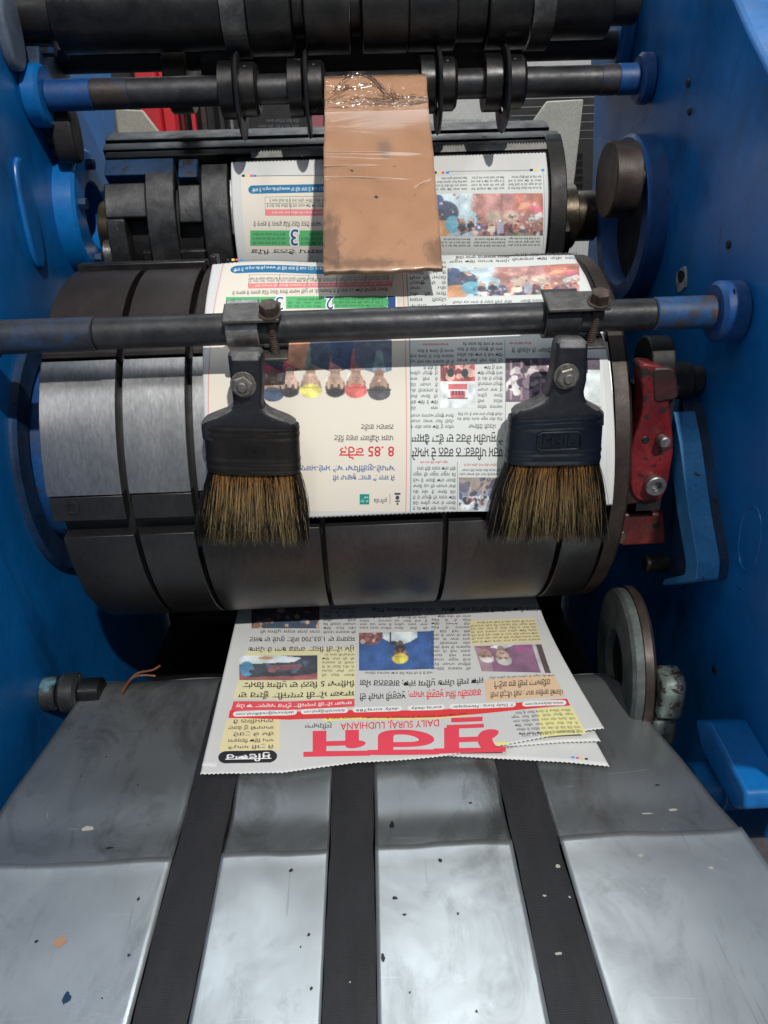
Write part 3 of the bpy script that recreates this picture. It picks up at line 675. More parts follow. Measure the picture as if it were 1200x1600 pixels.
c_ = xz(1027, 762, .59); m.lathe([(.5995, .0085), (.592, .0088), (.591, .0078), (.591, .0048), (.596, .0046)], c_, 'Y', 32, close=False); m.lathe([(.596, .0046), (.5958, .0001)], c_, 'Y', 6, close=False); m.build('socket_screw', STEEL, ra)
c_ = xz(1039, 691, .59); m = MB().cyl(.5995, .588, c_, .0045, 'Y', 24); m.build('pin', STEEL, ra)
c_ = xz(1015, 694, .59); m = MB().cyl(.605, .5992, c_, .0036, 'Y', 24); m.build('hole', IRON_D, ra)
P = rounded([xz(*q, .62) for q in ((965, 800), (1036, 798), (1038, 846), (968, 850))], .003)
m = MB().prism(P, 'Y', .615, .65); rb = tag(m.build('red_block', RED_D, None, .002), 'grimy dark red block below the red lever', 'block')
c_ = xz(1026, 822, .613); MB().cyl(.62, .6145, c_, .0038, 'Y', 20).build('hole', IRON_D, rb)
m = MB(); hexagon(m, xz(966, 838, .61), 'Y', .6145, .606, .007); m.build('bolt', RUST, rb)
c_ = yz(1068, 594, .285)
m = MB().cyl(.262, .289, c_, .0165).cyl(.2892, XR-.0005, c_, .013); tag(m.build('lever_roller', BARM, None), 'black steel roller on the right frame above the red lever', 'roller')
m = MB().box(.2385, .2605, .605, .66, 1.06, 1.165).cyl(.2395, .2595, (.632, 1.186), .023); tag(m.build('bearing_block', IRON_D, None, .003), 'oily dark bearing block between drum and red lever', 'block')
# cam disc
c_ = yz(962, 1036, .232)
cd = thing('cam_disc', (.235, c_[0], c_[1]-.07), 'corroded green grey cam disc with lugs beside the apron', 'disc')
m = MB(); ring(m, .2400, .2300, c_, .0715, .032, 72); m.build('disc_face', worn('grey_green_cast_disc', (.035, .045, .042), (.075, .09, .085), (.13, .155, .145), 34, (.5, .75), .2), cd)
m = MB(); ring(m, .2402, .250, c_, .0735, .04, 72); m.build('rim', IRON_B, cd)
for q, hy, hz in (((1008, 1002), .016, .021), ((1024, 1066), .012, .014)):
    e = yz(*q, .258); e = (c_[0]-.066+(.004 if q[1] > 1040 else 0), c_[1]+(.018 if q[1] < 1040 else -.022)); MB().prism(oval(e[0], e[1], hy, hz, 20, 4), 'X', .2502, .270).build('lug', GREENM, cd, .003)
m = MB().cyl(.236, .262, c_, .0285); m.build('axle', IRON_D, cd)
cd.rotation_euler = (0, 0, rad(-5))
# left roller end below the drum
c_ = yz(112, 1082, -.285)
re = thing('apron_roller', (-.28, c_[0], c_[1]-.02), 'dark roller at the back of the apron with a flaked pale blue end', 'roller')
m = MB().cyl(-.294, -.276, c_, .0185, b=.003).cyl(XL-.0005, -.2962, c_, .016); m.build('roller_end', worn('flaked_pale_blue', (.012, .012, .013), (.02, .022, .024), (.16, .36, .45), 36, (.4, .6), 0), re)
m = MB().cyl(-.2758, -.256, c_, .013); m.build('roller_shaft', IRON, re)
# copper wire
pts = [at(*q, 'Z', AP+h) for q, h in (((250, 1040), .012), ((238, 1047), .011), ((215, 1052), .008), ((200, 1066), .005), ((190, 1083), .003))]
pts2 = [at(*q, 'Z', AP+h) for q, h in (((243, 1056), .006), ((222, 1055), .008), ((206, 1060), .006), ((193, 1078), .004))]
def smoothp(P, n=6):
    P = np.array(P); out = []
    for i in range(len(P)-1):
        p0, p1, p2, p3 = P[max(i-1, 0)], P[i], P[i+1], P[min(i+2, len(P)-1)]
        for t in np.linspace(0, 1, n, endpoint=False):
            out.append(.5*((2*p1)+(-p0+p2)*t+(2*p0-5*p1+4*p2-p3)*t*t+(-p0+3*p1-3*p2+p3)*t**3))
    return out+[P[-1]]
m = MB().tube(smoothp(pts), .0011).tube(smoothp(pts2), .0010); tag(m.build('wire', worn('orange_brown_wire', (.10, .035, .015), (.20, .07, .03), None, 60), None), 'orange brown wire ends bent over the back edge of the apron', 'wire')

#==APRON==
# ------------------------------------------------------------------ delivery apron
apr = thing('delivery_apron', (0, .40, AP-.04), 'scuffed aluminium delivery apron in strips between the belts', 'apron')
YC = .398     # crease line
def belt_x(px0, py0, px1, py1):
    a, b = at(px0, py0, 'Z', AP), at(px1, py1, 'Z', AP)
    return lambda y: a[0]+(b[0]-a[0])*(y-a[1])/(b[1]-a[1])
BE = [(belt_x(300, 1230, 205, 1600), belt_x(367, 1230, 292, 1600)), (belt_x(520, 1215, 503, 1600), belt_x(583, 1215, 588, 1600)), (belt_x(778, 1205, 862, 1600), belt_x(840, 1205, 958, 1600))]
eL = lambda y: np.interp(y, (.05, .45, .6165, .70), (-.315, -.2935, -.272, -.265))
eR = lambda y: np.interp(y, (.05, .3932, .5096, .70), (.300, .2647, .2414, .21))
def zprof(y, k):
    """apron height: near sheet sloping to a raised crease, valley behind it, lip rolled down at the back"""
    if y < YC: return AP+.0012-.010*(YC-y)+.0009*math.exp(-((YC-y)/.006)**2)
    d = y-YC
    z = AP-.0006-.0042*math.exp(-((d-.03)/.020)**2)*(.8 if k in (1, 2) else .4)+.0024*math.exp(-((d-.075)/.02)**2)*(1 if k in (1, 2) else .3)
    yb = YBACK[k]
    if y > yb-.03:
        e = (y-(yb-.03))/.03
        z -= .010*min(e, 1)**2
    return z
YBACK = [.622, .62, .61, .60]
edges = [(eL, lambda y: BE[0][0](y)-.0008), (lambda y: BE[0][1](y)+.0008, lambda y: BE[1][0](y)-.0008), (lambda y: BE[1][1](y)+.0008, lambda y: BE[2][0](y)-.0008), (lambda y: BE[2][1](y)+.0008, eR)]
for k, (fa, fb) in enumerate(edges):
    for nm, y0, y1, n in (('near_plate', .10, YC-.0004, 60), ('far_plate', YC-.0035, YBACK[k], 80)):
        ys = np.linspace(y0, y1, n); us = np.linspace(0, 1, 34); m = MB()
        ph = RNG.random(6)*6.28
        def fn(u, y, lo=(nm == 'far_plate')):
            x = fa(y)+(fb(y)-fa(y))*u; yy = min(y, y1)
            z = zprof(max(yy, YC+.0001), k)-(.0007 if lo else 0) if lo else zprof(yy, k)
            z += .0007*math.sin(x*23+ph[0]+yy*9)*math.sin(yy*31+ph[1])+.0004*math.sin(x*60+ph[2])*math.sin(yy*55+ph[3])
            ed = min(u, 1-u); z -= .0001*math.exp(-(ed/.012)**2)
            dy = 0
            if not lo: dy = -.0007*math.sin(u*7+ph[4])*math.exp(-((YC-yy)/.02)**2)-.0003*math.sin(u*19+ph[5])*math.exp(-((YC-yy)/.008)**2)
            return (x, yy+dy, z)
        m.grid(fn, us, ys)
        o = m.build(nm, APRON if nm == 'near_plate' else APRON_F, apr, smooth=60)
        s_ = o.modifiers.new('thick', 'SOLIDIFY'); s_.thickness = .0010; s_.offset = -1
for k in range(4):
    fa, fb = edges[k]; yb = YBACK[k]; z0 = zprof(yb, k); m = MB(); ang = np.linspace(.55, 1.9, 10)
    m.grid(lambda u, a: (fa(yb)+(fb(yb)-fa(yb))*u, yb+.014*(math.sin(a)-math.sin(.55))+.0012*math.sin(u*9+a), z0-.0004-.014*(math.cos(.55)-math.cos(a))), np.linspace(0, 1, 24), ang)
    o = m.build('back_lip', LIP, apr, smooth=60); s_ = o.modifiers.new('thick', 'SOLIDIFY'); s_.thickness = .001; s_.offset = -1
# rails under the strips
m = MB().box(-.27, .235, .12, .57, AP-.032, AP-.014); m.build('support_bed', IRON_D, apr)
def beltz(y): return min(zprof(y, 1), AP)-.0002 if y < .58 else AP
for k, ((fa, fb), lab) in enumerate(zip(BE, ('black delivery belt leaving the left corner of the newspaper', 'black delivery belt running straight out from the middle of the newspaper', 'black delivery belt slanting to the right with pale paint specks'))):
    m = MB(); ys = list(np.linspace(.10, .59, 90)); nc = 15; V = []
    for y in ys:
        for top in (0, 1):
            for u in np.linspace(0, 1, nc): 
                wv = (.0005*math.sin(y*41+k)+.0003*math.sin(y*133+2*k))*(2*u-1); z = AP-.0016+(.0022 if top else 0)-.0006*(abs(u-.5)*2)**4*top-.006*max(0, YC-y)
                V.append((fa(y)+(fb(y)-fa(y))*u+wv, y, z))
    w2 = nc*2; Fs = []
    for i in range(len(ys)-1):
        for j in range(nc-1):
            Fs += [(i*w2+nc+j, i*w2+nc+j+1, (i+1)*w2+nc+j+1, (i+1)*w2+nc+j), (i*w2+j, (i+1)*w2+j, (i+1)*w2+j+1, i*w2+j+1)]
        Fs += [(i*w2, i*w2+nc, (i+1)*w2+nc, (i+1)*w2), (i*w2+nc-1, (i+1)*w2+nc-1, (i+1)*w2+2*nc-1, i*w2+2*nc-1)]
    m.add(V, Fs); b = m.build('delivery_belt', BELT, None, smooth=50); tag(b, lab, 'belt', 'delivery belts on the apron')
# belt weave bump
t = BELT.node_tree; nb = t.nodes.new('ShaderNodeTexWave'); nb.wave_type = 'BANDS'; nb.bands_direction = 'Y'; nb.inputs['Scale'].default_value = 230; nb.inputs['Distortion'].default_value = .6
tcn = t.nodes.new('ShaderNodeTexCoord'); t.links.new(tcn.outputs['Object'], nb.inputs['Vector'])
bb = t.nodes.new('ShaderNodeBump'); bb.inputs['Strength'].default_value = .22; bb.inputs['Distance'].default_value = .0004
t.links.new(nb.outputs['Fac'], bb.inputs['Height']); t.links.new(bb.outputs[0], t.nodes['Principled BSDF'].inputs['Normal'])
# ink blots and paint specks on the apron: each on the plate it stains
def blot(px, py, rx, ry, mat_, parent, nm='ink_blot'):
    """an irregular flat stain lying on the surface just under it"""
    p = at(px, py, 'Z', AP); n = 40; rx, ry = rx*.62, ry*.62; q_ = np.arange(n)*2*math.pi/n; rr = 1+sum(.32/k**.7*math.sin(k*1.0*0+RNG.random()*6)*np.sin(k*q_+RNG.random()*6.3) for k in (1, 2, 3, 5, 7, 9))
    V = [(p[0], p[1], 0)]+[(p[0]+rx*rr[i]*math.cos(i*2*math.pi/n), p[1]+ry*rr[i]*math.sin(i*2*math.pi/n), 0) for i in range(n)]
    dep = bpy.context.evaluated_depsgraph_get(); out = []
    for x, y, _ in V:
        zz = AP+.002
        ok, loc, nor, idx, ob, mx = SC.ray_cast(dep, (x, y, AP+.02), (0, 0, -1), distance=.05)
        if ok: zz = loc[2]
        out.append((x, y, zz+.00025))
    MB().add(out, [(0, i+1, (i+1) % n+1) for i in range(n)]).build(nm, mat_, parent)
bpy.context.view_layer.update()
INKB, INKK, RUSTY, PALE = flat('blue_ink_stain', (.004, .03, .075), .4), flat('black_ink_stain', (.008, .009, .012), .4), flat('orange_rust_stain', (.33, .19, .12), .8), flat('pale_paint_speck', (.34, .335, .31), .8)
for px, py, rx, ry, mt in ((106, 1558, .0035, .006, INKB), (94, 1474, .006, .006, RUSTY), (201, 1494, .0016, .0016, INKB), (57, 1473, .0016, .0018, INKK), (216, 1406, .0014, .0022, INKK), (160, 1560, .0008, .0008, INKK), (172, 1322, .004, .0016, INKK), (215, 1225, .0012, .0011, INKK), (165, 1180, .0012, .001, INKK), (126, 1212, .001, .0009, INKK), (245, 1138, .0012, .0009, INKK), (232, 1285, .0022, .0016, LIP), (135, 1290, .008, .003, PALE),
        (455, 1362, .0022, .0022, INKK), (482, 1462, .0016, .0016, INKK), (486, 1545, .0014, .0018, INKK), (470, 1480, .001, .001, LIP), (612, 1282, .0030, .0055, INKK), (735, 1250, .0022, .0012, INKK), (688, 1347, .0020, .0028, INKK), (618, 1405, .0024, .002, INKK), (632, 1430, .0022, .0012, INKK), (598, 1496, .0022, .0038, INKK), (716, 1428, .0014, .0016, LIP), (745, 1580, .0012, .0012, INKK), (640, 1550, .001, .0012, LIP),
        (1028, 1224, .0032, .0010, INKK), (1052, 1262, .005, .0022, PALE), (1010, 1268, .007, .0012, PALE), (1000, 1340, .003, .002, PALE), (1110, 1358, .003, .0018, PALE)):
    blot(px, py, rx, ry, mt, apr, 'stain')
BELTS = [o for o in COL.objects if o.name.startswith('delivery_belt')]
for px, py, rx, ry, bi in ((872, 1355, .0026, .0024, 2), (850, 1400, .0018, .0014, 2), (890, 1402, .0012, .0014, 2), (873, 1490, .0030, .0018, 2), (547, 1535, .001, .0008, 1)):
    blot(px, py, rx, ry, PALE, BELTS[bi], 'paint_speck')
#==PAPER==
# ------------------------------------------------------------------ newspapers
class Sheet:
    def __init__(s, fn, W, L): s.fn, s.W, s.L = fn, W, L; s.root = None
    def P(s, st, lift=0.):
        st = np.asarray(st, float).reshape(-1, 2); return s.fn(st[:, 0], st[:, 1], lift)
    def inv(s, px, py):
        x = np.array([s.W*.5, s.L*.5])
        for _ in range(25):
            f = proj(s.P([x]))[0]-(px, py)
            J = np.stack([(proj(s.P([x+(1e-4, 0)]))[0]-(px, py)-f)/1e-4, (proj(s.P([x+(0, 1e-4)]))[0]-(px, py)-f)/1e-4], 1)
            d = np.linalg.solve(J+1e-9*np.eye(2), f); x = x-np.clip(d, -.05, .05)
            x = np.clip(x, -.02, s.W+.05)
            if np.abs(d).max() < 1e-7: break
        return x
    def quad(s, x0, y0, x1, y1, sl=0., sr=0.):
        """pixel box -> 4 corners in sheet coords, in reading order: reading-left-top = image right-bottom"""
        return np.array([s.inv(x1, y1+sr), s.inv(x0, y1+sl), s.inv(x0, y0+sl), s.inv(x1, y0+sr)])   # tl,tr,br,bl in reading frame
def bil(Q, uv):
    u, v = uv[:, :1], uv[:, 1:]
    return Q[0]*(1-u)*(1-v)+Q[1]*u*(1-v)+Q[2]*u*v+Q[3]*(1-u)*v
def sheet_mesh(sh, name, parent=None, ns=60, nt=140, zig=0.0011):
    ss = np.linspace(0, sh.W, ns*3+1); ts = np.linspace(0, sh.L, nt); V = []; k = len(ss)
    T = np.repeat(ts[:, None], k, 1); S = np.repeat(ss[None], len(ts), 0)
    z = zig*((np.arange(k) % 2)*2-1)*.5
    T[0] += z; T[-1] += z
    P = sh.P(np.stack([S.ravel(), T.ravel()], 1))
    m = MB().add(P, [(j*k+i, j*k+i+1, (j+1)*k+i+1, (j+1)*k+i) for j in range(len(ts)-1) for i in range(k-1)])
    o = m.build(name, PAPER, parent, smooth=60)
    s_ = o.modifiers.new('thick', 'SOLIDIFY'); s_.thickness = .00025; s_.offset = -1
    sh.root = o; return o
class Ink:
    """collects everything of one colour on one sheet"""
    def __init__(s, sh, lift=.00018, one=False): s.sh, s.m, s.lift, s.one, s.parts = sh, MB(), lift, one, []
    def nx(s):
        if not s.one and s.m.n: s.parts.append(s.m); s.m = MB()
    def rect(s, Q, n=None, lift=None):
        s.nx()
        L1 = np.linalg.norm(Q[1]-Q[0]); L2 = np.linalg.norm(Q[3]-Q[0]); a = max(1, int(L1/.006)); b = max(1, int(L2/.0025))
        g = np.array([(i/a, j/b) for j in range(b+1) for i in range(a+1)])
        s.m.add(s.sh.P(bil(Q, g), lift or s.lift), [(j*(a+1)+i, j*(a+1)+i+1, (j+1)*(a+1)+i+1, (j+1)*(a+1)+i) for j in range(b) for i in range(a)]); return s
    def pill(s, Q, lift=None):
        s.nx(); asp = np.linalg.norm(Q[1]-Q[0])/np.linalg.norm(Q[3]-Q[0]); r = min(.5, .5/asp); cols_ = []
        for a_ in np.linspace(math.pi, math.pi/2, 8): cols_.append((r+r*math.cos(a_), .5*math.sin(a_)))
        for x in np.linspace(r, 1-r, max(2, int(np.linalg.norm(Q[1]-Q[0])/.006)))[1:-1]: cols_.append((x, .5))
        for a_ in np.linspace(math.pi/2, 0, 8): cols_.append((1-r+r*math.cos(a_), .5*math.sin(a_)))
        nb = 4; pts = np.array([(x, .5-h+2*h*j/nb) for x, h in cols_ for j in range(nb+1)]); n = nb+1
        s.m.add(s.sh.P(bil(Q, pts), lift or s.lift), [(i*n+j, i*n+j+1, (i+1)*n+j+1, (i+1)*n+j) for i in range(len(cols_)-1) for j in range(nb)]); return s
    def line(s, a, b, w=.0004, lift=None):
        a, b = s.sh.inv(*a), s.sh.inv(*b); d = (b-a)/np.linalg.norm(b-a); n_ = np.array([-d[1], d[0]])*w
        return s.rect(np.array([a-n_, b-n_, b+n_, a+n_]), lift=lift)
    def text(s, Q, txt, res=1, bold=0., lift=None, fit=True, hd=True):
        s.nx()
        V, Fs = word_mesh(txt, res, bold)
        if len(V) == 0: return s
        lo, hi = V.min(0), V.max(0); q = (V-lo)/(hi-lo); q[:, 1] = 1-q[:, 1]
        s.m.add(s.sh.P(bil(Q, q), lift or s.lift), Fs); return s
    def body(s, Q, nl, seed=0, res=1, fill=.62, last=1.0, bold=0.0, wscale=1.0):
        s.nx()
        r = random.Random(seed); H = np.linalg.norm(Q[3]-Q[0]); Wd = np.linalg.norm(Q[1]-Q[0]); lh = H/nl; fs = lh*fill/.80
        for k in range(nl):
            x = 0.; words = []
            end = 1.0 if k < nl-1 else last
            while True:
                w_ = r.choice(WORDS); V, Fs = word_mesh(w_, res, bold); wid = (V[:, 0].max())*fs*wscale/Wd
                if x+wid > end: break
                words.append((w_, x, wid)); x += wid+fs*.26/Wd
            if not words: continue
            slack = (end-(x-fs*.26/Wd))/max(1, len(words)-1) if k < nl-1 and len(words) > 1 else 0
            for i, (w_, xx, wid) in enumerate(words):
                V, Fs = word_mesh(w_, res, bold); q = np.empty_like(V)
                q[:, 0] = xx+slack*i+V[:, 0]*fs*wscale/Wd; q[:, 1] = (k+.80)/nl-V[:, 1]*fs/H
                s.m.add(s.sh.P(bil(Q, q), s.lift), Fs)
        return s
    def done(s, name, c, parent=None):
        o = None
        for m_ in s.parts+[s.m]:
            if m_.n: o = m_.build(name, ink(c), parent or s.sh.root, smooth=60)
        return o
WORDS = 'ਦੇ ਵਿੱਚ ਅਤੇ ਨੂੰ ਦੀ ਕੀਤਾ ਹੈ ਸਰਕਾਰ ਪੰਜਾਬ ਲਈ ਨੇ ਕਿਹਾ ਕਿ ਇਸ ਤੋਂ ਬਾਅਦ ਪੁਲਿਸ ਮਾਮਲਾ ਦਰਜ ਲੋਕਾਂ ਜਾਂਚ ਸ਼ਹਿਰ ਮੌਕੇ ਉਨ੍ਹਾਂ ਵੱਲੋਂ ਅੱਜ ਹੋਇਆ ਗਿਆ ਨਾਲ ਪਰ ਵੀ ਸਾਰੇ ਕੰਮ ਸਾਲ ਦਿਨ ਅਦਾਲਤ ਫੈਸਲਾ ਜਾਣਕਾਰੀ ਪਿੰਡ ਸਕੂਲ ਮੰਤਰੀ ਰਾਜ ਸਮਾਜ'.split()
# short i is written before its consonant
def gm(s):
    out = []; 
    for ch in s:
        if ch == '\u0a3f' and out:
            k = len(out)-1
            while k > 0 and (out[k] in '\u0a3c\u0a4d' or out[k-1] == '\u0a4d'): k -= 1
            out.insert(k, ch)
        else: out.append(ch)
    return ''.join(out)
WORDS = [gm(w_) for w_ in WORDS]

# ---- painted pictures: a tiny raster painter, colours per vertex of the printed picture
class Pic:
    def __init__(s, w_, h, c): s.w, s.h = w_, h; s.a = np.zeros((h, w_, 3)); s.a[:] = c; s.Y, s.X = np.mgrid[0:h, 0:w_]; s.Y = (s.Y+.5)/h; s.X = (s.X+.5)/w_; s.asp = w_/h
    def ell(s, x, y, rx, ry, c, rot=0., soft=.12):
        dx, dy = (s.X-x)*s.asp, s.Y-y; cc, ss = math.cos(rot), math.sin(rot); u, v = (dx*cc+dy*ss)/(rx*s.asp), (-dx*ss+dy*cc)/ry
        k = np.clip((1-np.sqrt(u*u+v*v))/soft+.5, 0, 1)[..., None]; s.a = s.a*(1-k)+np.array(c, float)*k; return s
    def rect(s, x0, y0, x1, y1, c, al=1.):
        k = ((s.X >= x0) & (s.X <= x1) & (s.Y >= y0) & (s.Y <= y1))[..., None]*al; s.a = s.a*(1-k)+np.array(c, float)*k; return s
    def poly(s, P, c, al=1.):
        P = np.array(P); ins = np.zeros(s.X.shape, bool); j = len(P)-1
        for i in range(len(P)):
            (xi, yi), (xj, yj) = P[i], P[j]
            if yi != yj: ins ^= ((yi > s.Y) != (yj > s.Y)) & (s.X < (xj-xi)*(s.Y-yi)/(yj-yi)+xi)
            j = i
        k = ins[..., None]*al; s.a = s.a*(1-k)+np.array(c, float)*k; return s
    def grain(s, amt): s.a = s.a+RNG.normal(0, amt, s.a.shape[:2])[..., None]+RNG.normal(0, amt*.4, s.a.shape); return s
    def blobs(s, n, x0, y0, x1, y1, r, cols):
        for _ in range(n): s.ell(RNG.uniform(x0, x1), RNG.uniform(y0, y1), RNG.uniform(.3, 1)*r/s.asp, RNG.uniform(.3, 1)*r, cols[RNG.integers(len(cols))], RNG.uniform(0, 3))
        return s
    def blur(s):
        a = np.pad(s.a, ((1, 1), (1, 1), (0, 0)), 'edge'); s.a = (a[:-2, 1:-1]+a[2:, 1:-1]+a[1:-1, :-2]+a[1:-1, 2:]+2*a[1:-1, 1:-1])/6; return s
    def person(s, x, y, r, skin, hair, top, hat=None, smile=True, shirt=None, beard=None, specs=False):
        """head and shoulders, head centre (x,y), head half-height r (fractions of height)"""
        rx = r/s.asp; sh = tuple(np.array(skin)*.72)
        s.poly([(x-2.3*rx, y+5*r), (x-2.1*rx, y+2.0*r), (x-1.2*rx, y+1.45*r), (x-.4*rx, y+1.2*r), (x+.4*rx, y+1.2*r), (x+1.2*rx, y+1.45*r), (x+2.1*rx, y+2.0*r), (x+2.3*rx, y+5*r)], top)
        if shirt: s.poly([(x-.6*rx, y+1.3*r), (x+.6*rx, y+1.3*r), (x+.25*rx, y+3.4*r), (x-.25*rx, y+3.4*r)], shirt)
        s.ell(x, y+1.05*r, .42*rx, .65*r, sh); s.ell(x, y-.25*r, .88*rx, .95*r, hair)
        s.ell(x, y+.05*r, .74*rx, .95*r, skin); s.ell(x+.36*rx, y+.1*r, .34*rx, .8*r, tuple(np.array(skin)*.88), 0, .6)
        if beard: s.ell(x, y+.62*r, .66*rx, .48*r, beard, 0, .3)
        for d in (-1, 1): s.ell(x+d*.30*rx, y-.08*r, .13*rx, .07*r, (35, 25, 22)); s.ell(x+d*.30*rx, y-.25*r, .2*rx, .05*r, (45, 32, 28)); s.ell(x+d*.76*rx, y+.05*r, .12*rx, .24*r, sh)
        s.ell(x, y+.2*r, .11*rx, .22*r, tuple(np.array(skin)*.84)); s.ell(x, y+.52*r, .30*rx, .09*r, (150, 70, 66))
        if smile: s.ell(x, y+.50*r, .22*rx, .05*r, (240, 232, 225))
        if hat is None: s.ell(x, y-.72*r, .80*rx, .42*r, hair, 0, .25)
        else: s.ell(x, y-.66*r, .98*rx, .66*r, hat, 0, .1); s.rect(x-1.05*rx, y-.44*r, x+1.05*rx, y-.30*r, tuple(np.array(hat)*.8)); s.ell(x-.25*rx, y-.92*r, .3*rx, .25*r, tuple(np.minimum(255, np.array(hat)*1.25)), 0, .7)
        return s
def put(sh, Q, pic, name='printed_photo', lift=.00020, mask=None, fade=.20):
    w_, h = pic.w, pic.h; g = np.array([(i/(w_-1), j/(h-1)) for j in range(h) for i in range(w_)])
    lo = RNG.random((max(3, h//9)+2, max(3, w_//9)+2)); yy, xx = np.linspace(0, lo.shape[0]-1.001, h), np.linspace(0, lo.shape[1]-1.001, w_); iy, ix = yy.astype(int), xx.astype(int); fy, fx = (yy-iy)[:, None], (xx-ix)[None]
    tone = lo[iy][:, ix]*(1-fy)*(1-fx)+lo[iy+1][:, ix]*fy*(1-fx)+lo[iy][:, ix+1]*(1-fy)*fx+lo[iy+1][:, ix+1]*fy*fx
    a = np.clip(pic.a*(.78+.44*tone)[..., None], 0, 255); gy = a.mean(-1, keepdims=True); a = gy+(a-gy)*.88; a = a*(1-fade)+np.array((214, 222, 222))*fade
    m = MB().add(sh.P(bil(Q, g), lift), [(j*w_+i, j*w_+i+1, (j+1)*w_+i+1, (j+1)*w_+i) for j in range(h-1) for i in range(w_-1) if mask is None or mask[j, i]])
    m.cols = lin(a.reshape(-1, 3)); return m.build(name, PRINT, sh.root, smooth=60)

BLK, DK = (38, 38, 44), (70, 74, 78)
GREY = (96, 100, 104)
REDI, BLUEI = (206, 54, 62), (32, 84, 150)
SKINS = [(205, 160, 132), (190, 140, 112), (216, 174, 150), (176, 126, 100)]

def crowd_picture(w_=150, h=62):
    p = Pic(w_, h, (176, 206, 222))
    p.rect(0, 0, 1, 1, (178, 110, 100)); p.poly([(.60, 0), (1, 0), (1, 1), (.64, 1), (.70, .7), (.60, .5)], (170, 208, 226)); p.ell(.80, .82, .16, .4, (196, 226, 238), 0, .5)
    # stage of pink arches at the left (reading), crowd of hats at the top of the picture
    for x, c_ in ((.45, (186, 122, 116)), (.30, (168, 106, 104))): p.ell(x, .70, .10, .5, c_); p.ell(x, .72, .075, .38, tuple(np.array(c_)*1.12), 0, .2); p.ell(x, .45, .07, .14, (214, 186, 160), 0, .6)
    p.poly([(0, .5), (.26, .62), (.27, 1), (0, 1)], (196, 104, 84)); p.poly([(.04, .72), (.24, .60), (.20, .78)], (232, 150, 110)); p.ell(.06, .62, .08, .08, (214, 92, 110), .4); p.poly([(0, .45), (.12, .30), (.14, .42), (.02, .56)], (222, 226, 226))
    p.ell(.90, .55, .13, .28, (58, 66, 92)); p.ell(.97, .78, .06, .2, (60, 80, 130), .5); p.ell(.93, .18, .11, .2, (214, 140, 92)); p.ell(.82, .28, .07, .2, (96, 176, 206))
    p.blobs(50, 0, .0, .78, .22, .08, [(60, 52, 64), (200, 120, 110), (90, 60, 80), (52, 66, 96), (226, 210, 196)])
    for x, y, hat in ((.74, .32, (70, 56, 66)), (.66, .34, (40, 44, 60)), (.585, .30, (70, 90, 140)), (.47, .26, (240, 214, 190)), (.34, .30, (120, 60, 66)), (.25, .26, (240, 130, 80)), (.13, .24, (150, 70, 80)), (.03, .30, (190, 110, 100))):
        p.ell(x, y-.04, .03, .14, hat); p.ell(x, y, .024, .10, SKINS[int(x*40) % 4]); p.ell(x, y-.1, .034, .08, hat); p.rect(x-.016, y-.02, x+.016, y+.01, (70, 46, 46))
    p.blobs(70, 0, 0, .8, .5, .035, [(60, 52, 64), (214, 130, 120), (90, 60, 80), (60, 90, 140), (236, 214, 196), (150, 80, 80), (240, 240, 236)]); p.blobs(25, 0, .4, 1, 1, .05, [(206, 140, 126), (176, 110, 104), (220, 170, 150)]); p.blur(); p.rect(.12, .0, .32, .08, (120, 150, 90), .6); p.rect(.36, .06, .42, .34, (150, 152, 172))
    return p.grain(12)

